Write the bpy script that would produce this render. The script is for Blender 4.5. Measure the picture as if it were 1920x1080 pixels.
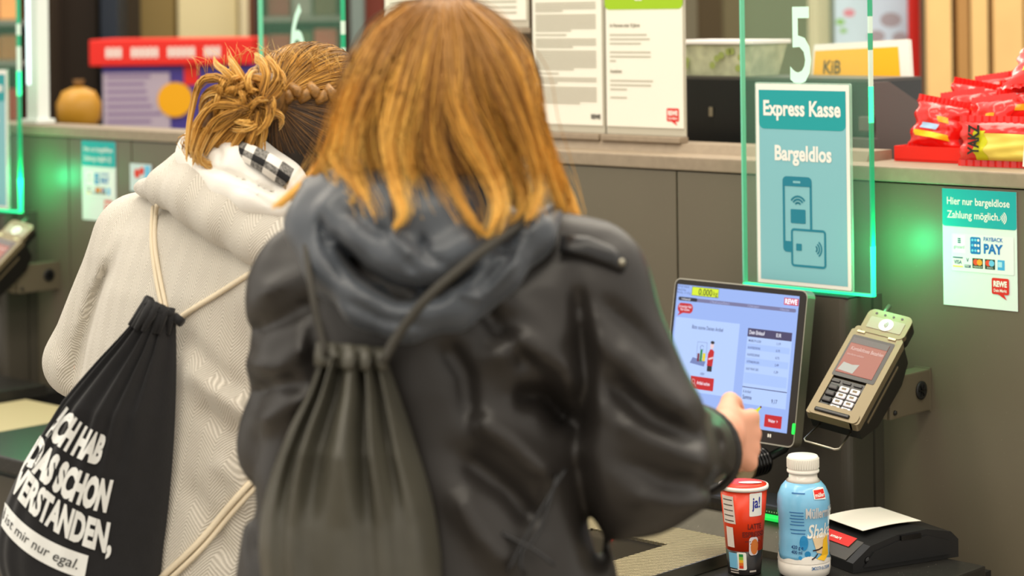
import bpy, bmesh, math, random
import numpy as np
from mathutils import Matrix, Vector
from mathutils.bvhtree import BVHTree

for o in list(bpy.data.objects): bpy.data.objects.remove(o)
SC = bpy.context.scene
COL = SC.collection
# ------------------------------------------------------------ camera (level, shifted lens, slight roll)
F, CY, RL, H = 4000.0, 21.0, 0.0125, 1.62
cam = bpy.data.cameras.new('camera'); camo = bpy.data.objects.new('camera', cam); COL.objects.link(camo)
cam.sensor_fit = 'HORIZONTAL'; cam.sensor_width = 36.0; cam.lens = 36.0*F/1920
cam.shift_y = -(540-CY)/1920
_r = Vector((1, 0, -RL)).normalized(); _u = Vector((RL, 0, 1)).normalized(); _b = _r.cross(_u)
camo.matrix_world = Matrix(((_r.x, _u.x, _b.x, 0), (_r.y, _u.y, _b.y, 0), (_r.z, _u.z, _b.z, H), (0, 0, 0, 1)))
cam.clip_start = 0.05; cam.clip_end = 60
cam.dof.use_dof = True; cam.dof.focus_distance = 3.4; cam.dof.aperture_fstop = 3.7
SC.camera = camo
# ------------------------------------------------------------ world, lights, exposure
W = bpy.data.worlds.new('world'); SC.world = W; W.use_nodes = True
_bg = W.node_tree.nodes['Background']; _bg.inputs[0].default_value = (1.0, 0.93, 0.82, 1); _bg.inputs[1].default_value = 1.0
def area(name, loc, size, power, col=(1, .9, .74), rot=(0, 0, 0), sy=None):
    l = bpy.data.lights.new(name, 'AREA'); l.energy = power; l.color = col; l.size = size
    if sy: l.shape = 'RECTANGLE'; l.size_y = sy
    o = bpy.data.objects.new(name, l); COL.objects.link(o); o.location = loc; o.rotation_euler = rot
    return o
area('ceiling_lamp_row', (0.9, 2.0, 3.3), 0.5, 34, rot=(0, 0, math.radians(-43)), sy=4.0)
area('ceiling_lamp_row', (-0.9, 3.2, 3.3), 0.5, 34, rot=(0, 0, math.radians(-43)), sy=4.0)
area('ceiling_lamp_row', (-1.6, 0.4, 3.2), 0.7, 30, rot=(0, 0, math.radians(-43)), sy=3.5)
area('ceiling_lamp_row', (1.6, 5.6, 3.3), 1.0, 70, rot=(0, 0, math.radians(-43)), sy=5.0)
area('ceiling_lamp_row', (-1.5, 7.6, 3.3), 1.0, 70, rot=(0, 0, math.radians(-43)), sy=5.0)
VS = SC.view_settings
VS.view_transform = 'Standard'; VS.look = 'None'; VS.gamma = 1.0; VS.use_curve_mapping = False; VS.exposure = 0.2

# ------------------------------------------------------------ frames: the counter runs at 45 degrees to the view
A2 = np.array([.813, 3.73]); EX = np.array([.725, -.688]); EX /= np.linalg.norm(EX); EY = np.array([-EX[1], EX[0]])
ANG = math.atan2(EX[1], EX[0])
def KM(x, y, z, rx=0, ry=0, rz=0):
    p = A2 + EX*x + EY*y
    return (Matrix.Translation((p[0], p[1], z)) @ Matrix.Rotation(ANG+rz, 4, 'Z')
            @ Matrix.Rotation(ry, 4, 'Y') @ Matrix.Rotation(rx, 4, 'X'))
def ray(px, py):
    u = px-960; v = py-CY
    return np.array([(u-v*RL)/F, 1.0, -(u*RL+v)/F])
def P(px, py, Z):          # world point seen at a pixel, at depth Z
    r = ray(px, py)*Z; r[2] += H; return r
def toloc(w): d = np.asarray(w)[:2]-A2; return np.array([d@EX, d@EY, w[2]])
def onY(px, py, y):
    r = ray(px, py); t = (y+A2@EY)/(r[:2]@EY); return toloc(np.array([r[0]*t, r[1]*t, H+r[2]*t]))

# ------------------------------------------------------------ materials
MATS = {}
def mat(name, col, rough=.5, metal=0, spec=.5, emit=None, estr=0, trans=0, ior=1.45, noise=0, nscale=40, bump=0, bscale=200, sheen=0, alpha=1, coat=0, speck=0):
    if name in MATS: return MATS[name]
    m = bpy.data.materials.new(name); m.use_nodes = True; nt = m.node_tree; b = nt.nodes['Principled BSDF']
    c = (*col, 1)
    b.inputs['Base Color'].default_value = c; b.inputs['Roughness'].default_value = rough; b.inputs['Metallic'].default_value = metal
    b.inputs['Specular IOR Level'].default_value = spec; b.inputs['IOR'].default_value = ior
    b.inputs['Transmission Weight'].default_value = trans; b.inputs['Sheen Weight'].default_value = sheen
    b.inputs['Alpha'].default_value = alpha; b.inputs['Coat Weight'].default_value = coat
    if emit: b.inputs['Emission Color'].default_value = (*emit, 1); b.inputs['Emission Strength'].default_value = estr
    if noise or bump or speck:
        tc = nt.nodes.new('ShaderNodeTexCoord')
    if noise:
        n = nt.nodes.new('ShaderNodeTexNoise'); n.inputs['Scale'].default_value = nscale; n.inputs['Detail'].default_value = 6
        nt.links.new(tc.outputs['Object'], n.inputs['Vector'])
        r = nt.nodes.new('ShaderNodeValToRGB'); r.color_ramp.elements[0].position = .3; r.color_ramp.elements[1].position = .7
        r.color_ramp.elements[0].color = (*[x*(1-noise) for x in col], 1); r.color_ramp.elements[1].color = (*[min(1, x*(1+noise)) for x in col], 1)
        nt.links.new(n.outputs['Fac'], r.inputs['Fac']); src = r.outputs['Color']
        if speck:
            v = nt.nodes.new('ShaderNodeTexVoronoi'); v.inputs['Scale'].default_value = 130
            nt.links.new(tc.outputs['Object'], v.inputs['Vector'])
            lt = nt.nodes.new('ShaderNodeMath'); lt.operation = 'LESS_THAN'; lt.inputs[1].default_value = speck
            nt.links.new(v.outputs['Distance'], lt.inputs[0])
            mx = nt.nodes.new('ShaderNodeMixRGB'); mx.inputs[2].default_value = (.55, .5, .42, 1)
            nt.links.new(lt.outputs[0], mx.inputs[0]); nt.links.new(src, mx.inputs[1]); src = mx.outputs[0]
        nt.links.new(src, b.inputs['Base Color'])
    if bump:
        n = nt.nodes.new('ShaderNodeTexNoise'); n.inputs['Scale'].default_value = bscale; n.inputs['Detail'].default_value = 3
        nt.links.new(tc.outputs['Object'], n.inputs['Vector'])
        bp = nt.nodes.new('ShaderNodeBump'); bp.inputs['Strength'].default_value = bump; bp.inputs['Distance'].default_value = .002
        nt.links.new(n.outputs['Fac'], bp.inputs['Height']); nt.links.new(bp.outputs['Normal'], b.inputs['Normal'])
    MATS[name] = m
    return m
def srgb(r, g, b):
    f = lambda c: (c/255/12.92 if c/255 <= .04045 else ((c/255+.055)/1.055)**2.4)
    return (f(r), f(g), f(b))
def pm(name, r, g, b, rough=.55, **k): return mat(name, srgb(r, g, b), rough, **k)

# ------------------------------------------------------------ mesh builder
class MB:
    def __init__(s): s.v = []; s.f = []; s.sm = []
    def add(s, vs, fs, smooth=False):
        o = len(s.v); s.v += [tuple(map(float, v)) for v in vs]; s.f += [tuple(i+o for i in f) for f in fs]; s.sm += [smooth]*len(fs); return s
    def box(s, c, d, M=None, bev=0):
        x, y, z = d[0]/2, d[1]/2, d[2]/2
        if bev:
            bm = bmesh.new(); bmesh.ops.create_cube(bm, size=1)
            for v in bm.verts: v.co = Vector((v.co.x*d[0], v.co.y*d[1], v.co.z*d[2]))
            bmesh.ops.bevel(bm, geom=list(bm.edges), offset=bev, segments=2, affect='EDGES', profile=.6)
            vs = [Vector(v.co) for v in bm.verts]; fs = [[v.index for v in f.verts] for f in bm.faces]; bm.free()
        else:
            vs = [Vector((i*x, j*y, k*z)) for i in (-1, 1) for j in (-1, 1) for k in (-1, 1)]
            fs = [(0, 1, 3, 2), (4, 6, 7, 5), (0, 4, 5, 1), (2, 3, 7, 6), (0, 2, 6, 4), (1, 5, 7, 3)]
        c = Vector(c)
        vs = [(M @ v if M else v)+c for v in vs]
        return s.add(vs, fs)
    def prism(s, poly, y0, y1, smooth=False):     # polygon in XZ extruded along Y
        n = len(poly)
        vs = [(x, y0, z) for x, z in poly]+[(x, y1, z) for x, z in poly]
        s.add(vs, [tuple(range(n)), tuple(range(2*n-1, n-1, -1))])
        o = len(s.v)-2*n
        for i in range(n): s.f.append((o+i, o+n+i, o+n+(i+1) % n, o+(i+1) % n)); s.sm.append(smooth)
        return s
    def prism_x(s, poly, x0, x1):     # polygon in YZ extruded along X
        n = len(poly); vs = [(x0, y, z) for y, z in poly]+[(x1, y, z) for y, z in poly]
        return s.add(vs, [tuple(range(n))[::-1], tuple(range(n, 2*n))]+[(i, (i+1) % n, n+(i+1) % n, n+i) for i in range(n)])
    def lathe(s, prof, n=32, c=(0, 0, 0), axis='z', smooth=True):
        vs = []; fs = []
        for r, h in prof:
            for i in range(n):
                a = 2*math.pi*i/n; p = (r*math.cos(a), r*math.sin(a), h)
                if axis == 'x': p = (p[2], p[0], p[1])
                if axis == 'y': p = (p[0], p[2], -p[1]) if False else (p[1], p[2], p[0])
                vs.append((p[0]+c[0], p[1]+c[1], p[2]+c[2]))
        for k in range(len(prof)-1):
            for i in range(n): fs.append((k*n+i, k*n+(i+1) % n, (k+1)*n+(i+1) % n, (k+1)*n+i))
        s.add(vs, fs, smooth)
        o = len(s.v)-len(vs)
        if prof[0][0] > 0: s.f.append(tuple(range(o+n-1, o-1, -1))); s.sm.append(False)
        if prof[-1][0] > 0: s.f.append(tuple(range(len(s.v)-n, len(s.v)))); s.sm.append(False)
        return s
    def tube(s, pts, r, n=8, closed=False, flat=1.0):
        pts = [Vector(p) for p in pts]; m = len(pts); rs = r if hasattr(r, '__len__') else [r]*m
        vs = []; up = None
        for i, p in enumerate(pts):
            t = (pts[(i+1) % m if closed else min(i+1, m-1)]-pts[(i-1) % m if closed else max(i-1, 0)]).normalized()
            if up is None: up = t.orthogonal().normalized()
            up = (up-t*up.dot(t)).normalized(); sd = t.cross(up)
            for k in range(n):
                a = 2*math.pi*k/n; vs.append(p+(up*math.cos(a)+sd*math.sin(a)*flat)*rs[i])
        fs = []
        for i in range(m if closed else m-1):
            for k in range(n): fs.append((i*n+k, i*n+(k+1) % n, ((i+1) % m)*n+(k+1) % n, ((i+1) % m)*n+k))
        if not closed: fs += [tuple(range(n-1, -1, -1)), tuple(range((m-1)*n, m*n))]
        return s.add(vs, fs, True)
    def flat(s, poly, y=0): return s.add([(x, y, z) for x, z in poly], [tuple(range(len(poly)))])
    def build(s, name, m, parent=None, M=None):
        me = bpy.data.meshes.new(name); me.from_pydata(s.v, [], s.f)
        if m: me.materials.append(m)
        me.polygons.foreach_set('use_smooth', s.sm)
        me.update(); o = bpy.data.objects.new(name, me); COL.objects.link(o)
        if parent: o.parent = parent
        if M is not None: o.matrix_local = M
        return o
def rrect(x0, z0, x1, z1, r, n=5, corners=(1, 1, 1, 1)):   # bl br tr tl
    pts = []
    for (cx, cz, a0, k) in ((x0, z0, 180, 0), (x1, z0, 270, 1), (x1, z1, 0, 2), (x0, z1, 90, 3)):
        if not corners[k]: pts.append((cx, cz)); continue
        ox = cx+(r if cx == x0 else -r); oz = cz+(r if cz == z0 else -r)
        for i in range(n+1):
            a = math.radians(a0+90*i/n); pts.append((ox+r*math.cos(a), oz+r*math.sin(a)))
    return pts
def disc(cx, cz, r, n=24, rz=None):
    return [(cx+r*math.cos(2*math.pi*i/n), cz+(rz or r)*math.sin(2*math.pi*i/n)) for i in range(n)]
def rect(x0, z0, x1, z1): return [(x0, z0), (x1, z0), (x1, z1), (x0, z1)]
def stroke(pts, w):        # list of quads along a polyline
    out = []
    for (a, b) in zip(pts[:-1], pts[1:]):
        dx, dz = b[0]-a[0], b[1]-a[1]; L = math.hypot(dx, dz) or 1; nx, nz = -dz/L*w/2, dx/L*w/2
        ex, ez = dx/L*w*.15, dz/L*w*.15
        out.append([(a[0]+nx-ex, a[1]+nz-ez), (a[0]-nx-ex, a[1]-nz-ez), (b[0]-nx+ex, b[1]-nz+ez), (b[0]+nx+ex, b[1]+nz+ez)])
    return out
def arc(cx, cz, r, a0, a1, n=12, rz=None):
    return [(cx+r*math.cos(math.radians(a0+(a1-a0)*i/n)), cz+(rz or r)*math.sin(math.radians(a0+(a1-a0)*i/n))) for i in range(n+1)]
_capH = None
def _textmesh(t, bold, shear=0):
    cu = bpy.data.curves.new('t', 'FONT'); cu.body = t; cu.size = 1; cu.offset = bold; cu.shear = shear; cu.resolution_u = 3
    o = bpy.data.objects.new('t', cu); COL.objects.link(o)
    dg = bpy.context.evaluated_depsgraph_get(); me = bpy.data.meshes.new_from_object(o.evaluated_get(dg))
    v = np.array([p.co[:2] for p in me.vertices]).reshape(-1, 2); f = [tuple(p.vertices) for p in me.polygons]
    bpy.data.objects.remove(o); bpy.data.curves.remove(cu); bpy.data.meshes.remove(me)
    return v, f
def text2d(t, cap, w=None, bold=0.0, shear=0):
    global _capH
    if _capH is None: _capH = np.ptp(_textmesh('H', 0)[0][:, 1])
    v, f = _textmesh(t, bold, shear); v = v.copy(); k = cap/_capH
    v *= k; v[:, 0] -= v[:, 0].min()
    if w: v[:, 0] *= w/v[:, 0].max()
    return v, f
def text(mb, t, x, z, cap, w=None, bold=.015, y=0, align='l', shear=0):
    v, f = text2d(t, cap, w, bold, shear); ww = v[:, 0].max()
    x0 = x-(ww/2 if align == 'c' else ww if align == 'r' else 0)
    mb.add([(a+x0, y, b+z) for a, b in v], f); return mb
def prints(name, m, parent, polys, y):
    mb = MB()
    for p in polys: mb.flat(p, y)
    return mb.build(name, m, parent)
def words(name, m, parent, items, y):      # items: (text, x, z, cap, width, bold, align)
    o = None
    for it in items:
        mb = MB(); t, x, z, cap = it[:4]; w = it[4] if len(it) > 4 else None; b = it[5] if len(it) > 5 else .015; al = it[6] if len(it) > 6 else 'l'
        text(mb, t, x, z, cap, w, b, y, al); o = mb.build(name, m, parent)
    return o
# ------------------------------------------------------------ things
def thing(name, label, cat, M, group=None):
    o = bpy.data.objects.new(name, None); COL.objects.link(o); o.matrix_world = M; o.empty_display_size = .05
    o['label'] = label; o['category'] = cat
    if group: o['group'] = group
    return o
def tag(o, label, cat, group=None):
    o['label'] = label; o['category'] = cat
    if group: o['group'] = group
    return o
def dup(root, M, label=None):
    bpy.context.view_layer.update()
    def cp(o, par):
        c = o.copy(); COL.objects.link(c)
        if par: c.parent = par; c.matrix_parent_inverse = Matrix()
        for ch in list(o.children): cp(ch, c)
        return c
    r = cp(root, None); r.matrix_world = M
    if label: r['label'] = label
    return r
def struct(o): o['kind'] = 'structure'; return o
# ============================================================ STRUCTURE
m_floor = mat('floor_tile', srgb(150, 140, 125), .45, noise=.12, nscale=6)
m_panel = mat('panel_laminate', srgb(106, 98, 82), .42, noise=.05, nscale=3, bump=.05, bscale=900, speck=.035)
m_panel_d = mat('pedestal_metal', srgb(78, 73, 64), .38, noise=.05, nscale=4, bump=.06, bscale=1200, speck=.03)
m_ledge = mat('ledge_laminate', srgb(152, 136, 116), .5, noise=.08, nscale=60, speck=.05)
m_black = mat('black_plastic', srgb(24, 24, 25), .42, noise=.1, nscale=30)
m_black_g = mat('black_gloss', srgb(14, 14, 15), .12)
m_white = pm('print_white', 246, 244, 236, .5)
m_paper = mat('paper_white', srgb(244, 240, 226), .6, noise=.015, nscale=5)
m_teal = pm('print_teal', 18, 160, 165, .5); m_lteal = pm('print_light_teal', 132, 194, 204, .5); m_dteal = pm('print_dark_teal', 20, 128, 152, .5)
m_red = pm('print_red', 222, 40, 30, .5); m_dkred = pm('print_dark_red', 172, 18, 28, .5)
m_ink = pm('print_ink', 60, 55, 50, .6); m_inkl = pm('print_ink_faded', 148, 140, 124, .6); m_inkll = pm('print_ink_pale', 190, 184, 166, .6)
m_green_p = pm('print_green', 160, 200, 20, .5); m_blue_p = pm('print_blue', 20, 110, 190, .5); m_navy = pm('print_navy', 20, 40, 110, .5)
m_yel = pm('print_yellow', 250, 205, 30, .5); m_orange_p = pm('print_orange', 240, 120, 25, .5); m_sky = pm('print_sky', 110, 195, 235, .5)
m_steel = mat('brushed_steel', srgb(170, 165, 150), .3, metal=1, bump=.05, bscale=600)

struct(MB().box((0, 5, -.05), (14, 16, .1)).build('floor', m_floor))
m_far = mat('far_wall_paint', srgb(70, 58, 40), .8, noise=.25, nscale=1.2)
struct(MB().box((0, 10.1, 1.7), (14, .2, 3.4)).build('wall_back', m_far))

# ---- long checkout counter
ct = thing('checkout_counter', 'long dark grey panelled checkout counter with a pale ledge along its top', 'counter', KM(0, 0, 0))
X0, X1 = -5.2, .95
MB().box(((X0+X1)/2, .33, .60), (X1-X0, .60, 1.199)).build('carcass', m_black, ct)
MB().box((.32, .34, 1.25), (1.22, .58, .1)).build('box_support', m_black, ct)
seams = [X0, -4.08, -3.4, -2.735, -2.46, -2.05, -1.36, -.68, X1]
for a, b in zip(seams[:-1], seams[1:]):
    MB().box(((a+b)/2, .012, .69), (b-a-.004, .024, 1.222), bev=.0015).build('panel', m_panel, ct)
MB().box(((X0+X1)/2, .03, .04), (X1-X0, .02, .08)).build('plinth', m_black, ct)
MB().box(((-1.95-.28)/2, .08, 1.317), (-.28+1.95, .168, .027), bev=.003).build('ledge', m_ledge, ct)
MB().box(((X0-1.952)/2, .05, 1.317), (-1.952-X0, .108, .027), bev=.003).build('ledge', m_ledge, ct)
MB().box(((X1-.278)/2, .335, 1.317), (X1+.278, .68, .027), bev=.003).build('ledge', m_ledge, ct)
MB().prism_x([(.075, 1.3305), (.16, 1.3305), (.16, 1.349), (.085, 1.349)], -1.95, -.285).build('riser', m_ledge, ct)

# ---- notices standing on the counter
def bubble(parent, x, z, w, y, sub='Dein Markt'):       # red speech bubble with the market name
    h = w*.98
    prints('logo', m_red, parent, [rrect(x, z+h*.25, x+w, z+h*1.1, w*.1), [(x+w*.35, z+h*.26), (x+w*.7, z+h*.26), (x+w*.85, z-h*.02)]], y)
    words('logo_lettering', m_white, parent, [('REWE', x+w*.5, z+h*.66, w*.27, w*.78, .05, 'c'), (sub, x+w*.5, z+h*.38, w*.15, w*.75, .02, 'c')], y-.0005)
def acrylic(): return mat('acrylic_clear', (.95, .97, .93), .05, alpha=.18)
def notice(label, x0, x1, z0, z1, y):
    t = thing('notice', label, 'notice', KM(x0, y, z0))
    w, h = x1-x0, z1-z0
    MB().box((w/2, .004, h/2), (w, .004, h)).build('back_plate', mat('plate_grey', srgb(196, 190, 172), .4), t)
    MB().box((w/2, -.004, -.007), (w, .03, .012), bev=.002).build('foot', m_ledge, t)
    s = MB().box((w/2, .0, h/2+.008), (w-.006, .002, h-.016)).build('sheet', m_paper, t)
    return t, s, w, h
a = onY(985, 254, .07); b = onY(1118, 258, .07); c = onY(1122, 259, .07); d = onY(1270, 263, .07)
random.seed(3)
t, s, w, h = notice('plain white notice of dense small print on the counter, left of the green headed one', a[0], b[0], 1.3625, 1.664, .095)
lines = []; z = h-.03
for n in (4, 7, 1, 4, 8, 1, 3, 7, 2, 1):
    for i in range(n):
        L = w-.03 if i < n-1 else (w-.03)*random.uniform(.35, .8)
        lines.append(rect(.012, z, .012+L, z+.0034)); z -= .0054
    z -= .004
    if z < .09: break
prints('small_print', m_inkll, s, lines, -.0018)
words('lettering', m_ink, s, [('REWE', w-.008, .03, .009, .026, .05, 'r')], -.002)
t, s, w, h = notice('white notice with a lime green header and red speech bubble logo, standing on counter', c[0], d[0], 1.3625, 1.664, .095)
hz = .258
prints('header', m_green_p, s, [rrect(.001, hz, w-.001, h-.012, .012, corners=(1, 1, 0, 0))], -.0016)
words('header_lettering', m_white, s, [('Energydrinks', .02, hz+.026, .020, w-.035, .04)], -.002)
words('lettering', m_inkl, s, [('An Personen unter 18 Jahren', .014, .222, .0072, .082, .03), ('Ausnahme:', .014, .127, .0072, .032, .03)], -.0016)
def rows(zs, Ls): return [rect(.014, q, .014+L, q+.0034) for q, L in zip(zs, Ls)]
prints('small_print', m_inkll, s, rows((.204, .195, .186, .168, .159, .150, .109, .100, .091, .074), (.1, .108, .084, .11, .11, .016, .115, .11, .045, .045)), -.0016)
bubble(s, w-.046, .022, .032, -.0016)
# third, larger, mostly behind the head
p = onY(706, 41, .07); q = onY(974, 60, .07)
t, s, w, h = notice('pale landscape notice high on the counter, behind the fair haired head', p[0], q[0], 1.585, 1.86, .095)
MB().box((w/2, .006, -.118), (.03, .012, .234)).build('support', m_ledge, t)
prints('small_print', m_inkll, s, [rect(.02, .03+i*.012, w-.03, .034+i*.012) for i in range(6)], -.0018)

# ============================================================ BEHIND THE COUNTER
def bg(px0, py0, px1, py1, Z, th, mb=None, bev=.004):
    a = P(px0, py0, Z); b = P(px1, py1, Z)
    return (mb or MB()).box(((a[0]+b[0])/2, Z+th/2, (a[2]+b[2])/2), (b[0]-a[0], th, a[2]-b[2]), bev=bev)
def bgfloor(px0, py0, px1, Z, th):     # box from a pixel height down to the floor
    a = P(px0, py0, Z); b = P(px1, py0, Z)
    return MB().box(((a[0]+b[0])/2, Z+th/2, a[2]/2), (b[0]-a[0], th, a[2]), bev=.004)
def solo(name, mb, m, label, cat, group=None): return tag(mb.build(name, m), label, cat, group)
# white post on the counter, left
g = onY(72, 232, .06)
t = thing('post', 'white painted square post standing on the counter at the far left', 'post', KM(g[0], .06, 1.3315))
MB().box((0, 0, .4), (.055, .04, .8), bev=.006).build('shaft', pm('post_white', 226, 232, 228, .35), t)
MB().box((0, 0, .006), (.075, .06, .012), bev=.003).build('base_plate', pm('post_white', 226, 232, 228), t)
MB().box((-.012, -.0215, .45), (.014, .004, .69), bev=.001).build('glow_strip', mat('post_highlight', (.8, .95, 1), .4, emit=(.8, .95, 1), estr=1.0), t)  # white highlight of the post, put in as a glowing strip

# promotion stand with red header
Zp = 7.6
a = P(170, 75, Zp); b = P(478, 240, Zp)
t = thing('promotion_stand', 'purple promotion stand with a red header and a round yellow badge', 'stand', Matrix.Translation((a[0], Zp, 0)))
w = b[0]-a[0]; zt = a[2]; zh = P(170, 124, Zp)[2]
MB().box((w/2+.02, .2, zh/2), (w-.04, .4, zh), bev=.005).build('body', pm('stand_purple', 74, 62, 150, .5), t)
hd = MB().box((w/2, .19, (zt+zh)/2), (w, .44, zt-zh), bev=.005).build('header', pm('stand_red', 232, 38, 26, .5), t)
random.seed(8); x = .06; ps = []
zm = (zt+zh)/2
while x < w-.1:
    n = random.choice((3, 5, 6))
    for i in range(n):
        if x > w-.06: break
        ps.append(rect(x, zm-.018, x+.014, zm+.018)); x += .02
    x += .03
prints('header_marks', m_white, hd, ps, -.0315)['kind'] = 'stuff'
kx = lambda px: P(px, 100, Zp)[0]-a[0]
kz = lambda py: P(300, py, Zp)[2]
bd = MB().box(((kx(193)+kx(318))/2, -.004, (kz(136)+kz(245))/2), (kx(318)-kx(193), .008, kz(136)-kz(245))).build('info_sheet', pm('sheet_lilac', 186, 172, 190, .6), t)
prints('small_print', pm('lilac_ink', 140, 118, 160), bd, [rect(kx(200), kz(146+i*14), kx(random.randint(270, 312)), kz(140+i*14)) for i in range(7)], -.0085)
MB().prism(disc(kx(328), kz(187), .062, 28), -.012, -.001).build('badge', pm('badge_yellow', 246, 176, 10, .5), t)
MB().box(((kx(345)+kx(372))/2, -.002, (kz(124)+kz(160))/2), (kx(372)-kx(345), .004, kz(124)-kz(160))).build('side_tab', pm('stand_red', 232, 38, 26), t)
# far shelving and shop interior
solo('wall_panel', bgfloor(328, -420, 438, 9.2, .1), pm('cream_wall', 240, 226, 176, .6), 'broad cream wall panel above the red header of the purple stand', 'panel')
solo('wall_panel', bgfloor(444, -420, 464, 9.15, .1), pm('cream_wall_light', 246, 232, 190, .6), 'narrow cream strip panel left of the glass with number six', 'panel')
solo('wall_panel', bgfloor(258, -420, 322, 9.25, .1), pm('olive_wall', 150, 128, 76, .7), 'olive brown wall panel between dark doorway and cream panel', 'panel')
solo('pillar', bgfloor(182, -420, 216, 8.9, .2), pm('blue_black', 34, 44, 58, .5), 'dark blue pillar behind the purple stand', 'pillar')
solo('pillar', bgfloor(104, -420, 176, 9.0, .15), pm('dark_brown', 46, 34, 22, .6), 'dark brown pillar right of the white post', 'pillar')
solo('wooden_column', bgfloor(460, -420, 474, 8.6, .2), pm('brown_wood', 112, 62, 22, .5), 'narrow brown wooden column beside the white glass edge', 'column')
def shelf_unit(label, px0, px1, Z, boards, cat='shelf'):
    a = P(px0, 0, Z); b = P(px1, 0, Z); t = thing('shelf_unit', label, cat, Matrix.Translation((a[0], Z, 0))); w = b[0]-a[0]
    for x in (0, w): MB().box((x, .2, 1.2), (.03, .4, 2.4)).build('side_panel', pm('shelf_dark', 52, 40, 30, .6), t)
    MB().box((w/2, .39, 1.2), (w, .02, 2.4)).build('back_panel', pm('shelf_dark', 52, 40, 30, .6), t)
    for z in boards: MB().box((w/2, .2, z), (w-.03, .38, .02)).build('board', pm('shelf_grey', 116, 112, 104, .5), t)
    return t, w
def goods(px0, px1, Z, z, specs, grp, h=.12):
    x = P(px0, 0, Z)[0]+.03; xe = P(px1, 0, Z)[0]-.03; i = 0
    while x < xe-.04:
        wd = .085 if i % 2 else .1; r, g_, b_, nm = specs[i % len(specs)]
        hh = h*(.8+.2*((i*7) % 3)/2)
        o = MB().box((x+wd/2, Z+.1, z+.011+hh/2), (wd*.92, .12, hh), bev=.006).build('carton', pm('goods_%s' % nm, r, g_, b_, .5))
        tag(o, '%s goods carton on %s' % (nm, grp), 'carton', '%s cartons on %s' % (nm, grp)); x += wd; i += 1
zz = [1.2, 1.44, 1.60, 1.78]
shelf_unit('dark goods shelf seen through the glass with number six', 482, 650, 8.4, zz)
goods(482, 650, 8.4, 1.44, [(150, 60, 44, 'rust red'), (90, 92, 60, 'olive'), (176, 80, 60, 'brick red')], 'the shelf behind number six', .11)
goods(482, 650, 8.4, 1.60, [(120, 40, 34, 'dark red'), (132, 130, 120, 'grey'), (90, 70, 40, 'brown')], 'the upper board behind number six', .13)
shelf_unit('dark shelf of orange goods at the far left behind the white post', -70, 66, 8.4, zz)  # warm tones are the goods' own colours
goods(-70, 62, 8.4, 1.44, [(232, 150, 70, 'apricot'), (150, 96, 40, 'caramel')], 'the far left shelf', .11)
goods(-70, 62, 8.4, 1.60, [(250, 120, 50, 'bright orange'), (250, 170, 90, 'peach'), (240, 84, 40, 'orange red')], 'the upper far left board', .14)
goods(-70, 62, 8.4, 1.2, [(120, 50, 20, 'chestnut'), (150, 30, 24, 'crimson')], 'the lowest far left board', .14)
solo('pillar', bgfloor(652, -420, 676, 8.0, .2), pm('slate_teal', 120, 136, 130, .5), 'slate teal pillar right of number six', 'pillar')
solo('pillar', bgfloor(678, -420, 712, 8.1, .2), pm('russet', 128, 52, 34, .5), 'russet pillar just left of the fair haired head', 'pillar')
# ochre round package left of stand
c0 = P(148, 205, 7.2)
t = thing('gift_package', 'round ochre wrapped package on a stand left of the purple stand', 'package', Matrix.Translation((c0[0], 7.2, 0)))
MB().lathe([(.0, c0[2]-.075), (.05, c0[2]-.07), (.073, c0[2]-.03), (.075, c0[2]+.02), (.055, c0[2]+.06), (.02, c0[2]+.075), (0.0, c0[2]+.076)], 24).build('wrapping', pm('ochre_foil', 190, 138, 40, .4), t)
MB().lathe([(.012, c0[2]+.07), (.02, c0[2]+.1), (0, c0[2]+.1)], 10).build('tie', pm('ochre_dark', 120, 80, 20), t)
MB().lathe([(.16, 0), (.16, .03), (.03, .05), (.03, c0[2]-.08), (.09, c0[2]-.075), (0, c0[2]-.075)], 20).build('stand', m_black, t)
# right: cream column, poster case with red frame, wooden slats
solo('pillar', bgfloor(1524, -420, 1560, 7.4, .2), pm('cream_wall_light', 246, 232, 190), 'cream pillar left of the pale blue poster', 'pillar')
Zr = 7.2
a = P(1560, -300, Zr); b = P(1736, -300, Zr); t = thing('poster_case', 'tall poster case with a red side frame and pale blue picture', 'poster', Matrix.Translation((a[0], Zr, 0)))
w = b[0]-a[0]; xr = P(1702, 0, Zr)[0]-a[0]
MB().box((w/2, .06, 1.2), (w, .1, 2.4), bev=.004).build('case', pm('case_grey', 120, 110, 100), t)
MB().box(((xr+w)/2, .045, 1.2), (w-xr, .13, 2.4), bev=.006).build('frame', pm('frame_red', 226, 42, 32, .45), t)
pi = MB().box((xr/2, .004, 1.2), (xr-.004, .012, 2.38)).build('picture', mat('picture_blue', srgb(206, 222, 242), .35, noise=.08, nscale=6), t)
blot = []
random.seed(5)
for nm, (r, g_, b_), spots in (('picture_flowers', (170, 160, 170), [(.19, 1.575, .036), (.22, 1.515, .026), (.14, 1.52, .03)]), ('picture_sky', (96, 176, 240), [(.12, 1.70, .06), (.22, 1.71, .03)]), ('picture_leaf', (140, 190, 90), [(.02, 1.57, .016), (.03, 1.54, .012)]), ('picture_pink', (226, 120, 150), [(.09, 1.45, .03), (.05, 1.6, .02)])):
    prints(nm, pm(nm, r, g_, b_), pi, [disc(x, z, rr, 14, rr*.7) for x, z, rr in spots], -.0026)
Zs = 7.0
t = thing('slatted_wall', 'light wooden wall of broad upright slats at the right', 'wall panel', Matrix.Translation((P(1740, 0, Zs)[0], Zs, 0)))
ox = P(1740, 0, Zs)[0]
m_slat = mat('slat_wood', srgb(238, 196, 130), .5, noise=.08, nscale=3); m_slat2 = mat('slat_wood_dark', srgb(178, 132, 74), .5, noise=.08, nscale=3)
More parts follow.
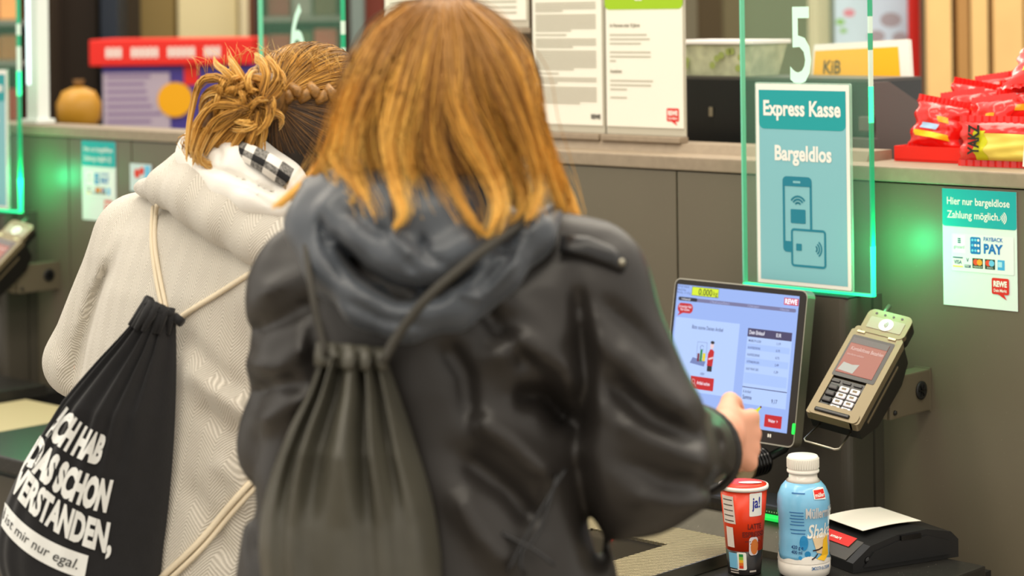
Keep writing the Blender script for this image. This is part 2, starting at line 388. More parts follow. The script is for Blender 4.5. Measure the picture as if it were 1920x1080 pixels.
for p0, p1, m_ in ((1738, 1784, m_slat), (1794, 1816, m_slat2), (1820, 1852, m_slat), (1862, 1918, m_slat), (1923, 1990, m_slat), (1996, 2060, m_slat)):
    x0 = P(p0, 0, Zs)[0]-ox; x1 = P(p1, 0, Zs)[0]-ox
    MB().box(((x0+x1)/2, .02, 1.2), (x1-x0, .04, 2.4), bev=.004).build('slat', m_, t)
MB().box((.3, .07, 1.2), (.62, .05, 2.4)).build('backing', pm('slat_backing', 96, 76, 50, .7), t)  # brown board seen in the gaps between the slats
solo('pillar', bgfloor(1270, -420, 1302, 7.8, .2), pm('khaki', 112, 106, 86, .6), 'khaki pillar right of the green headed notice', 'pillar')
solo('pillar', bgfloor(1306, -420, 1348, 8.3, .2), pm('mud_brown', 84, 70, 44, .6), 'mud brown pillar behind the carton on the till', 'pillar')
solo('wall_panel', bgfloor(1352, -420, 1520, 9.3, .1), pm('olive_grey', 116, 108, 78, .7), 'olive grey wall panel behind the glass with number five', 'panel')

# ---- black cashier till tray
g0 = onY(1266, 268, .30); g1 = onY(1712, 270, .30)
zt = onY(1400, 150, .30)[2]
t = thing('cash_till', 'black cashier till housing with sloped side standing on the counter', 'till', KM(0, 0, 0))
x0, x1 = g0[0], onY(1640, 200, .30)[0]
zb = 1.2005
MB().prism_x([(.30, zb), (.47, zb), (.47, zt), (.30, zt)], x0, x1).build('housing', mat('till_black', srgb(22, 26, 28), .25), t)
MB().prism_x([(.285, zb), (.48, zb), (.48, zt-.062), (.335, zt), (.285, zt)], x1, x1+.012).build('side_plate', mat('till_grey', srgb(92, 82, 78), .45), t)
MB().box((x1-.005, .278, 1.388), (.03, .014, .03), bev=.003).build('latch', mat('till_grey', srgb(92, 82, 78), .45), t)
MB().box(((x0+x1)/2, .385, zt+.003), (x1-x0, .17, .006)).build('rim', mat('till_rim', srgb(70, 68, 64), .4), t)
MB().box((x1-.11, .27, 1.347), (.26, .025, .028), bev=.002).build('foot_rail', mat('till_grey', srgb(92, 82, 78), .45), t)
MB().box((x0+.1, .299, 1.402), (.01, .004, .02)).build('key_slot', m_steel, t)
# carton and folder on the till
a = onY(1304, 150, .385); b = onY(1442, 150, .385)
bm = MB(); w = b[0]-a[0]
bm.add([(0.012, -.05, 0), (w-.012, -.05, 0), (w-.012, .05, 0), (.012, .05, 0), (-.004, -.06, .066), (w+.004, -.06, .066), (w+.004, .06, .066), (-.004, .06, .066)], [(3, 2, 1, 0), (0, 1, 5, 4), (1, 2, 6, 5), (2, 3, 7, 6), (3, 0, 4, 7), (4, 5, 6, 7)])
t = thing('flower_carton', 'small pale green patterned carton on top of the black till', 'carton', KM(a[0], .385, zt+.0065))
bm.build('body', mat('carton_green', srgb(196, 200, 168), .5, noise=.3, nscale=30), t)
MB().box((w/2, 0, .0718), (w+.02, .135, .009), bev=.002).build('lid', pm('carton_lid', 244, 240, 236, .4), t)
fl = [disc(random.uniform(.02, w-.02), random.uniform(.012, .055), .008, 8) for i in range(9)]
prints('pattern', pm('leaf_green', 150, 165, 90), t, fl, -.0605)['kind'] = 'stuff'
a = onY(1515, 190, .56); b = onY(1700, 190, .56); zc = onY(1600, 84, .58)[2]
t = thing('display_board', 'leaning white edged yellow display board behind the black till', 'board', KM(a[0]+.01, .53, 1.204, rx=math.radians(-8)))
w = b[0]-a[0]-.012; hh = zc-1.204+.015
MB().prism([(0, 0), (w+.05, 0), (w, hh), (.0, hh-.012)], -.006, .006).build('card', pm('card_white', 240, 236, 228), t)
f = MB(); f.flat([(0, 0), (w+.03, 0), (w-.024, hh-.016), (.004, hh-.026)], -.0066); f.build('print', pm('board_yellow', 250, 182, 20, .5), t)
words('lettering', pm('board_ink', 100, 66, 20), t, [('KiB', .03, hh-.075, .028, .045, .02)], -.0074)
prints('print_bread', pm('bread', 226, 150, 92), t, [disc(w-.03, hh-.105, .034, 16, .026)], -.0072)

# ---- red tray of crisps
def pillow(name, label, M, w, h, th, seed, patch=True, col='crisp_red', group='red crisp bags in the tray'):
    rnd = np.random.RandomState(seed); n, m_ = 14, 16
    ph = rnd.uniform(0, 6, 6)
    t = thing(name, label, 'crisp bag', M, group)
    def grid(sgn):
        V = []
        for j in range(m_+1):
            for i in range(n+1):
                u = i/n*2-1; v = j/m_*2-1
                b = max(0, (1-u*u))**.55*max(0, 1-v**4)**.6
                wr = (.10*math.sin(9*u+3*v+ph[0])+.08*math.sin(14*v-5*u+ph[1])+.09*math.sin(7*u*v+8*v+ph[2]))*(.3+abs(v))
                y = sgn*th/2*(b*(1+wr*1.3))
                xx = u*w/2*(1-.08*(1-v*v))+.004*math.sin(8*v+ph[3]); zz = (v+1)/2*h*(1-.03*u*u)
                V.append((xx, y, zz))
        return V
    mb = MB()
    fs = [(j*(n+1)+i, j*(n+1)+i+1, (j+1)*(n+1)+i+1, (j+1)*(n+1)+i) for j in range(m_) for i in range(n)]
    f_ = grid(-1); mb.add(f_, fs, True); mb.add(grid(1), [q[::-1] for q in fs], True)
    mb.build('bag', mat(col, srgb(226, 30, 24), .22, coat=.6), t)
    for zz in (-.006, h+.004):
        c = MB(); k = 24
        V = [((i/k-.5)*w, .0022*(-1)**i, zz-.006) for i in range(k+1)]+[((i/k-.5)*w, .0022*(-1)**i, zz+.006) for i in range(k+1)]
        c.add(V, [(i, i+1, k+2+i, k+1+i) for i in range(k)]); c.build('crimped_seam', mat(col, srgb(226, 30, 24), .22, coat=.6), t)
    def patch_(nm, mm, i0, i1, j0, j1, off):
        pb = MB(); V = []; ww = i1-i0+1
        for j in range(j0, j1+1):
            for i in range(i0, i1+1):
                x, y, z = f_[j*(n+1)+i]; V.append((x, y-off, z))
        pb.add(V, [(j*ww+i, j*ww+i+1, (j+1)*ww+i+1, (j+1)*ww+i) for j in range(j1-j0) for i in range(ww-1)], True); pb.build(nm, mm, t)
    if patch:
        patch_('print_band', pm('crisp_yellow', 250, 214, 40, .25), 2, 12, 3, 5, .0012)
        patch_('print_label', pm('crisp_blue', 176, 208, 244, .25), 3, 8, 6, 8, .0012)
        patch_('print_gold', pm('crisp_gold', 240, 176, 40, .25), 8, 11, 9, 11, .0012)
    return t, f_, n, patch_
g0 = onY(1674, 300, .12)
t = thing('display_tray', 'low bright red display tray of crisp bags on the counter ledge', 'tray', KM(g0[0], .125, 1.3312))
wt, dt, ht = .46, .26, .026
mr = pm('tray_red', 238, 36, 24, .4)
MB().box((wt/2, dt/2, .002), (wt, dt, .004)).build('base', mr, t)
for c_, d_ in (((wt/2, .002, ht/2+.002), (wt, .004, ht)), ((wt/2, dt-.002, ht/2+.002), (wt, .004, ht)), ((.002, dt/2, ht/2+.002), (.004, dt-.008, ht)), ((wt-.002, dt/2, ht/2+.002), (.004, dt-.008, ht))):
    MB().box(c_, d_).build('side', mr, t)
random.seed(21)
bagsp_old = [(.065, .045, .012, -.5, 12, .45), (.15, .075, .015, -.3, -20, .2), (.075, .13, .03, -.35, 25, .1), (.2, .15, .03, -.2, 5, -.2), (.24, .06, .012, -.45, -8, -.35), (.31, .07, .012, -.3, 15, .3), (.30, .17, .04, -.3, -25, .2), (.38, .12, .02, -.3, 10, -.3), (.16, .2, .05, -.25, 30, -.3), (.40, .2, .06, -.4, -15, .1)]
bagsp = [(.062+.118*c+.022*(r % 2), .036+.062*r, .012+.014*r+.012*abs(ry_)*4, -.22-.05*c, rz_, ry_) for r in range(4) for c, (rz_, ry_) in enumerate(((8-14*(r % 2), .16-.3*(r % 2)), (-9+6*r, -.12), (5-5*r, .14)))]
for i, (x, y, z, tx, rz, ry) in enumerate(bagsp):
    pillow('crisp_bag', 'glossy red crisp bag in the %s row of the red tray, %s' % (('front', 'second', 'third', 'back')[i//3], ('leftmost', 'in the middle', 'rightmost')[i % 3]), KM(g0[0]+x, .125+y, 1.336+z, rx=tx, ry=ry, rz=math.radians(rz)), .105, .085+.01*(i % 3), .045, i+1)
# bag across the top of the pile and bag upright in front
pillow('crisp_bag', 'red crisp bag with yellow edge lying on top of the pile', KM(g0[0]+.27, .125+.12, 1.336+.145, rx=-1.0, rz=.15, ry=-.10), .2, .11, .045, 31, group='single crisp bags')
t, f_, n, pt = pillow('crisp_bag', 'crisp bag with yellow crisps picture and black lettering, upright before the tray', KM(g0[0]+.245, .094, 1.342, rx=-.1, rz=.08), .17, .07, .035, 44, patch=False, group='single crisp bags')
pt('print_picture', pm('crisp_pic', 238, 214, 96, .3), 5, 13, 0, 11, .0012); pt('print_lettering_field', pm('crisp_lime', 210, 206, 20, .3), 3, 5, 0, 12, .0016)
mb = MB()
v2, ff = text2d('YAKZ', .02, .055, .04)
mb.add([(-.035-b, -.021-.0, .008+a) for a, b in v2], ff); mb.build('lettering', pm('crisp_ink', 30, 30, 16), t)
for (x, y, z, rr) in ():
    pass
g1 = onY(1918, 250, .08)
t = thing('price_card', 'blank white price card at the right edge of the ledge', 'card', KM(g1[0]+.012, .075, 1.335, rx=math.radians(-6), ry=math.radians(2)))
MB().box((.045, 0, .055), (.11, .003, .11)).build('card', m_paper, t)
MB().box((.045, .018, .004), (.08, .03, .006)).build('foot', m_paper, t)
# ============================================================ SELF CHECKOUT
def em(name, r, g, b, s=1.0):
    return mat('screen_'+name, (0, 0, 0), .3, emit=srgb(r, g, b), estr=s)
def zprism(mb, poly, z0, z1):
    n = len(poly); return mb.add([(x, y, z0) for x, y in poly]+[(x, y, z1) for x, y in poly], [tuple(range(n))[::-1], tuple(range(n, 2*n))]+[(i, (i+1) % n, n+(i+1) % n, n+i) for i in range(n)])
m_glass = mat('glass_sheet', srgb(150, 215, 180), .03, alpha=.09, spec=.5)
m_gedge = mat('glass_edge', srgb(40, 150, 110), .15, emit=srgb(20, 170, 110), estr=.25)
m_gled = mat('glass_edge_lit', srgb(60, 230, 160), .2, emit=srgb(40, 255, 160), estr=1.25)  # LED reflections in the glass edge, put in as emission
m_gwhite = mat('glass_edge_reflection', srgb(214, 240, 226), .2)  # whitish reflections put into the edge colour
m_vinyl_lit = mat('vinyl_white_lit', srgb(206, 250, 228), .5, emit=srgb(206, 250, 228), estr=.12)  # white vinyl, its lit look put in as tint and slight emission

def pedestal(label, dx):
    t = thing('pedestal', label, 'pedestal', KM(dx, 0, 0))
    MB().box((0, 0, 0), (1e-4, 1e-4, 1e-4))
    zprism(MB(), rrect(-.475, -.105, -.207, -.03, .018, corners=(1, 1, 0, 0)), 0, 1.099).build('front_cover', m_panel_d, t)
    zprism(MB(), rect(-.473, -.027, -.204, -.001), 0, 1.1).build('rear_cover', m_panel_d, t)
    MB().box((-.34, -.068, 1.1005), (.262, .07, .003), bev=.001).build('top_cap', m_black, t)
    return t
def glass_panel(label, num, dx):
    t = thing('glass_panel', label, 'glass panel', KM(dx, -.07, 1.103))
    x0, x1, h = -.462, -.174, .82
    MB().box(((x0+x1)/2, 0, h/2+.004), (x1-x0-.006, .012, h)).build('sheet', m_glass, t)
    MB().box((x0+.0015, 0, h/2), (.003, .012, h)).build('polished_edge', mat('glass_edge_left', srgb(120, 200, 170), .15, emit=srgb(40, 190, 130), estr=.2), t)  # LED glow of the left edge put into colour and emission
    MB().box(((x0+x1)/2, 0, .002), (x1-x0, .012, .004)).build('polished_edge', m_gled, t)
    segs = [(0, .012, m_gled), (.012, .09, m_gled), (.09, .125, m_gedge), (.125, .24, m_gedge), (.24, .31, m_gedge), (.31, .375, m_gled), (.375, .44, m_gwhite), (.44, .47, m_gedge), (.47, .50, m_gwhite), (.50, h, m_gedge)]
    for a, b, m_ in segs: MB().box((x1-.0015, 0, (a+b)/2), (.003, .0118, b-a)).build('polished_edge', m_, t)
    d = words('number', m_vinyl_lit, t, [(num, -.323, 1.483-1.103+(.02 if num == '6' else 0), .137, .047, .008, 'c')], -.0066)
    l = bpy.data.lights.new('status_light', 'POINT'); l.energy = .9; l.color = (0, 1, .33); l.shadow_soft_size = .03
    lo = bpy.data.objects.new('status_light', l); COL.objects.link(lo); lo.parent = t; lo.location = (x1+.022, -.004, .09)
    return t
def express_sign(label, dx):
    w, h = .207, .368
    t = thing('sign', label, 'sign', KM(dx-.42, -.081, 1.112))
    MB().prism(rrect(-.003, -.003, w+.003, h+.003, .004), -.0022, .0022).build('pocket', mat('pocket_clear', srgb(210, 240, 225), .06, alpha=.35), t)
    s = MB().prism(rrect(0, 0, w, h, .002), -.0032, -.0024).build('sheet', m_white, t)
    b = .007; y = -.0036
    prints('background', m_lteal, s, [rect(b, b, w-b, h-b-.004)], y)
    prints('header', m_teal, s, [rrect(b, h*.775, w-b, h-b-.004, .012, corners=(1, 1, 0, 0))], y-.0003)
    words('lettering', m_white, s, [('Express Kasse', w/2, h*.845, .026, w*.83, .032, 'c'), ('Bargeldlos', w/2+.002, h*.622, .026, w*.61, .032, 'c')], y-.0006)
    ph = []
    X = lambda u: w*u
    Zf = lambda v: h*(1-v)
    # phone outline
    x0, x1, z1, z0 = X(.285), X(.60), Zf(.458), Zf(.835)
    def ring(a, b_, c, d, r, th):
        o = rrect(a, b_, c, d, r); i = rrect(a+th, b_+th, c-th, d-th, max(r-th, .001)); n = len(o)
        return [[o[k], o[(k+1) % n], i[(k+1) % n], i[k]] for k in range(n)]
    ph += [rrect(x0, z1-.018, x1, z1, .009, corners=(0, 0, 1, 1)), rect(x0, Zf(.66)+.0, x0+.0048, z1-.017), rect(x0, z0+.02, x0+.0048, Zf(.66)), rect(x1-.0048, Zf(.715), x1, z1-.017)]
    ph += [rrect(x0, z0, X(.37), z0+.02, .008, corners=(1, 0, 0, 0))]
    ph += ring(X(.37), Zf(.905), X(.745), Zf(.715), .007, .0042)
    ph += [rrect(X(.37), Zf(.69), X(.53), Zf(.62), .002), rrect(X(.425), Zf(.825), X(.485), Zf(.79), .001)]
    cx, cz = X(.45), Zf(.605)
    for r in (.0065, .0125, .018): ph += stroke(arc(cx, cz, r, 35, 145, 10), .0034)
    cx, cz = X(.62), Zf(.81)
    for r in (.006, .011, .016): ph += stroke(arc(cx, cz, r, -52, 52, 8), .0028)
    prints('icon', m_dteal, s, ph, y-.0005)
    prints('icon_speaker', m_lteal, s, [rrect(X(.40), z1-.012, X(.48), z1-.008, .001)], y-.0008)
    return t
def bar_sign(label, dx):       # small notice stuck on the counter front
    w, h = .148, .206
    t = thing('sticker_notice', label, 'notice', KM(dx-.074, -.0013, 1.091))
    MB().box((w/2, 0, h/2), (w, .0008, h)).build('sheet', pm('notice_white', 226, 240, 234), t)
    s = t.children[0] if t.children else None
    s = [c for c in bpy.data.objects if c.parent == t][0]; y = -.0009
    prints('header', pm('notice_teal', 20, 168, 172), s, [rrect(0, h*.68, w, h, .005, corners=(1, 1, 0, 0))], y)
    words('lettering', m_white, s, [('Hier nur bargeldlose', .010, h*.868, .0125, .125, .012), ('Zahlung m\u00f6glich.', .010, h*.752, .0125, .105, .012)], y-.0003)
    wv = []
    for i, r in enumerate((.0035, .0068, .010, .0132)): wv += stroke(arc(.115, h*.775, r, -48, 48, 6), .0016)
    prints('wave_icon', m_white, s, wv, y-.0003)
    prints('card_field', pm('notice_field', 236, 245, 241), s, [rrect(.018, h*.30, .142, h*.62, .003)], y-.0002)
    yy = y-.0006
    prints('payment_logo', pm('giro_white', 248, 250, 248), s, [rect(.021, h*.455, .046, h*.61)], y-.0004)
    prints('giro_mark', m_navy, s, [rect(.031, h*.54+.0032*i, .037, h*.54+.0032*i+.0022) for i in range(3)], yy)
    words('giro_lettering', pm('giro_grey', 90, 110, 120), s, [('girocard', .0335, h*.495, .0052, .021, .0, 'c')], yy)
    prints('pay_logo', m_blue_p, s, [rrect(.056, h*.455, .077, h*.60, .003)], y-.0004)
    dots = [disc(.0605+.006*i, h*.485+.0092*j, .0024, 10) for i in range(3) for j in range(3)]
    prints('pay_dots', m_sky, s, dots[:6], yy); prints('pay_dots', m_white, s, dots[6:]+[dots[4]], yy-.0001)
    words('pay_lettering', m_blue_p, s, [('PAYBACK', .083, h*.572, .0068, .038, .02), ('PAY', .083, h*.47, .0155, .038, .045)], yy)
    prints('card_visa', m_white, s, [rect(.021, h*.335, .041, h*.42)], y-.0004); prints('card_visa_band', m_navy, s, [rect(.021, h*.41, .041, h*.42)], yy); prints('card_visa_band', m_yel, s, [rect(.021, h*.335, .041, h*.345)], yy)
    words('card_lettering', m_navy, s, [('VISA', .031, h*.362, .0062, .016, .03, 'c'), ('V', .0505, h*.385, .0062, .0055, .02, 'c')], yy)
    prints('card_vpay', m_navy, s, [rect(.0445, h*.335, .0565, h*.36)], yy); words('card_vpay_lettering', m_white, s, [('PAY', .0505, h*.34, .0036, .009, .02, 'c')], yy-.0003)
    prints('card_dark', pm('card_green', 24, 52, 40), s, [rect(.060, h*.335, .081, h*.42), rect(.085, h*.335, .105, h*.42)], y-.0004)
    prints('card_red', pm('card_red', 235, 70, 40), s, [disc(.067, h*.387, .0055, 16), disc(.0915, h*.387, .0055, 16)], yy); prints('card_amber', pm('card_amber', 250, 160, 40), s, [disc(.0745, h*.387, .0055, 16)], yy-.0002); prints('card_blue', m_sky, s, [disc(.0985, h*.387, .0055, 16)], yy-.0002)
    words('card_name', m_white, s, [('mastercard', .0705, h*.343, .003, .017, 0, 'c'), ('maestro', .095, h*.343, .003, .012, 0, 'c')], yy)
    prints('card_amex', pm('card_cyan', 70, 170, 225), s, [rect(.110, h*.335, .124, h*.42)], y-.0004); prints('card_amex_glow', pm('card_cyan_light', 170, 225, 245), s, [rect(.111, h*.36, .119, h*.405)], yy)
    bubble(s, .098, h*.09, .034, yy)
    return t

MON_T = math.radians(10.4); MW, MH = .303, .277
def monitor(label, dx):
    t = thing('monitor', label, 'monitor', KM(dx-.557, -.158-MH*math.sin(MON_T), 1.117-MH*math.cos(MON_T), rx=-MON_T))
    m_sil = mat('silver_frame', srgb(186, 182, 168), .3, metal=.9)
    MB().prism(rrect(0, 0, MW, MH, .013), 0, .024).build('housing', m_sil, t)
    MB().prism(rrect(.04, .04, MW-.04, MH-.05, .012), .024, .04).build('rear_housing', m_black, t)
    MB().prism(rrect(.0022, .0022, MW-.0022, MH-.0022, .0112), -.0012, .0002).build('front_glass', mat('bezel_black', srgb(30, 24, 20), .15), t)
    sw, sh = MW*.918, MH*.872; sx, sz = .0085, MH*.086
    s = MB().box((sx+sw/2, -.0016, sz+sh/2), (sw, .0006, sh)).build('screen', em('blue', 150, 176, 236, .95), t)
    U = lambda u: sx+sw*u
    V = lambda v: sz+sh*(1-v)
    R = lambda u0, v0, u1, v1: rect(U(u0), V(v1), U(u1), V(v0))
    y = -.0021
    prints('screen_panel', em('panel', 172, 196, 242), s, [R(.015, .25, .55, .80), R(.62, .335, .975, .83)], y)
    prints('screen_stripe', em('stripe', 160, 186, 240), s, [R(.625, .385, .965, .43), R(.625, .49, .965, .54), R(.625, .60, .965, .68)], y-.0003)
    prints('screen_weight', em('lime', 206, 226, 40), s, [R(.128, .008, .352, .074)], y); prints('screen_weight_edge', em('dark', 30, 28, 40), s, stroke([(U(.128), V(.008)), (U(.352), V(.008)), (U(.352), V(.074)), (U(.128), V(.074)), (U(.128), V(.008))], .0008), y-.0003)
    words('screen_lettering', em('dark', 30, 28, 40), s, [('0.000', U(.185), V(.066), .0115, .032, .01), ('kg', U(.31), V(.062), .0085, .0095, 0)], y-.0004)
    prints('screen_bar', em('bar', 112, 112, 150), s, [rrect(U(.02), V(.122), U(.985), V(.095), .003)], y); prints('screen_bar_step', em('dark', 30, 28, 40), s, [rrect(U(.02), V(.122), U(.18), V(.094), .003)], y-.0003)
    words('screen_bar_lettering', em('white', 240, 240, 250), s, [('1 Artikelauswahl', U(.045), V(.116), .0038, .022, 0)], y-.0005)
    words('screen_bar_lettering', em('pale', 170, 176, 214), s, [('2 Pfand/Coupon/Payback', U(.29), V(.116), .0038, .045, 0), ('3 Zahlungsart', U(.60), V(.116), .0038, .026, 0), ('4 Beenden', U(.86), V(.116), .0038, .02, 0)], y-.0005)
    words('screen_lettering', em('darkblue', 40, 40, 96), s, [('METTLER TOLEDO', U(.003), V(.022), .0034, .028, 0), ('Max 6/15 kg', U(.003), V(.046), .0034, .02, 0), ('Min 40 g   e = 2/5 g', U(.003), V(.068), .0034, .032, 0)], y-.0003)
    prints('screen_logo', em('logored', 200, 24, 60), s, [R(.885, .02, .998, .072)], y); words('screen_logo_lettering', em('white', 240, 240, 250), s, [('REWE', U(.9415), V(.063), .0085, .027, .05, 'c')], y-.0004)
    bub = [rrect(U(.022), V(.215), U(.15), V(.14), .008), [(U(.04), V(.212)), (U(.075), V(.212)), (U(.025), V(.24))]]
    prints('screen_bubble', em('red', 188, 20, 30), s, bub, y); words('screen_bubble_lettering', em('white', 240, 240, 250), s, [('Du ben\u00f6tigst Hilfe?', U(.086), V(.175), .0048, .030, 0, 'c'), ('Hier klicken.', U(.086), V(.198), .0048, .022, 0, 'c')], y-.0004)
    dk = em('darkblue', 40, 40, 96)
    words('screen_lettering', dk, s, [('Bitte scanne Deinen Artikel', U(.29), V(.325), .0068, .072, .005, 'c'), ('oder', U(.285), V(.665), .0058, .010, 0, 'c'), ('8 Artikel', U(.63), V(.75), .005, .017, .0), ('Summe', U(.63), V(.795), .0072, .02, .015), ('9,17', U(.86), V(.80), .007, .013, .01)], y-.0005)
    rowsn = [('MM SMOOTH GURKE', '1,19'), ('KAFFEEDRINK', '0,75'), ('KAFFEEDRINK', '0,75'), ('UNTER MUEHRCHEN', '2,49'), ('SALAT PIKANT 200G', '1,29')]
    words('screen_list', dk, s, sum([[(a, U(.635), V(.372+.052*i), .0042, .028, .006), (b, U(.86), V(.372+.052*i), .0042, .0085, .006)] for i, (a, b) in enumerate(rowsn)], []), y-.0005)
    prints('screen_list_header', em('header', 66, 60, 96), s, [R(.62, .272, .972, .335)], y); words('screen_list_lettering', em('white', 240, 240, 250), s, [('Dein Einkauf', U(.635), V(.315), .0068, .034, .01), ('EUR', U(.85), V(.315), .0064, .011, .01)], y-.0004)
    prints('screen_rule', dk, s, [R(.62, .705, .975, .711)], y-.0004)
    # little scanning picture
    prints('screen_kiosk', em('greyblue', 110, 124, 176), s, [[(U(.17), V(.585)), (U(.29), V(.60)), (U(.30), V(.56)), (U(.19), V(.54))]]+stroke([(U(.22), V(.42)), (U(.30), V(.42)), (U(.30), V(.53)), (U(.22), V(.53)), (U(.22), V(.42))], .0007)+stroke(arc(U(.26), V(.46), .004, 20, 330, 9), .0012), y-.0004)
    prints('screen_bottle', em('green', 20, 130, 60), s, [rrect(U(.250), V(.565), U(.268), V(.475), .001)], y-.0006); prints('screen_pack', em('yellow', 220, 200, 30), s, [rrect(U(.272), V(.56), U(.295), V(.50), .001)], y-.0006); prints('screen_jar', em('maroon', 110, 24, 40), s, [rrect(U(.228), V(.567), U(.246), V(.505), .001)], y-.0006)
    prints('screen_figure_shirt', em('red', 188, 20, 30), s, [[(U(.315), V(.59)), (U(.36), V(.59)), (U(.365), V(.48)), (U(.35), V(.465)), (U(.33), V(.465)), (U(.315), V(.50))]], y-.0006); prints('screen_figure_legs', em('dark', 30, 28, 40), s, [R(.318, .59, .358, .632)], y-.0006); prints('screen_figure_face', em('face', 226, 196, 200), s, [disc(U(.343), V(.437), .0042, 12, .0062), stroke([(U(.325), V(.54)), (U(.36), V(.525))], .003)[0]], y-.0007); prints('screen_figure_hair', em('dark', 30, 28, 40), s, [disc(U(.345), V(.413), .0046, 10, .003)], y-.0009)
    prints('screen_button', em('red', 188, 20, 30), s, [rrect(U(.19), V(.775), U(.385), V(.68), .001)], y-.0004); prints('screen_button', em('red', 188, 20, 30), s, [rrect(U(.82), V(.975), U(.955), V(.885), .001)], y-.0004); words('screen_button_lettering', em('white', 240, 240, 250), s, [('Artikel suchen', U(.30), V(.738), .006, .03, .01, 'c'), ('Weiter  >', U(.888), V(.938), .0055, .021, .01, 'c')], y-.0008)
    prints('screen_button_icon', em('pink', 220, 150, 160), s, stroke(arc(U(.215), V(.72), .004, 0, 360, 10), .0012)+stroke([(U(.225), V(.735)), (U(.24), V(.755))], .0014), y-.0008)
    ban = [(U(.66), V(.955)), (U(.67), V(.90)), (U(.70), V(.87)), (U(.745), V(.862)), (U(.775), V(.835)), (U(.785), V(.845)), (U(.765), V(.875)), (U(.775), V(.93)), (U(.78), V(.995)), (U(.68), V(.995))]
    prints('screen_banana', em('banana', 206, 214, 20), s, [ban], y-.0003); prints('screen_banana_tip', em('maroon', 110, 24, 40), s, [disc(U(.782), V(.838), .002, 8)], y-.0006); prints('screen_banana_shade', em('bananad', 160, 168, 10), s, [[(U(.72), V(.995)), (U(.71), V(.90)), (U(.735), V(.875)), (U(.75), V(.93)), (U(.755), V(.995))]], y-.0005)
    prints('bezel_mark', m_white, t, [rrect(U(.855)+.0045*i, MH*.045, U(.855)+.0045*i+.003, MH*.045+.006, .001) for i in range(2)], -.002)
    MB().prism(rrect(MW-.0052, .024, MW-.0002, .043, .0022), -.0026, .006).build('power_light', mat('led_green', srgb(20, 200, 60), .3, emit=srgb(30, 235, 70), estr=1.2), t)
    o = MB().box((MW/2, .048, .14), (.07, .018, .07), bev=.006).build('mount', m_black, t)
    return t

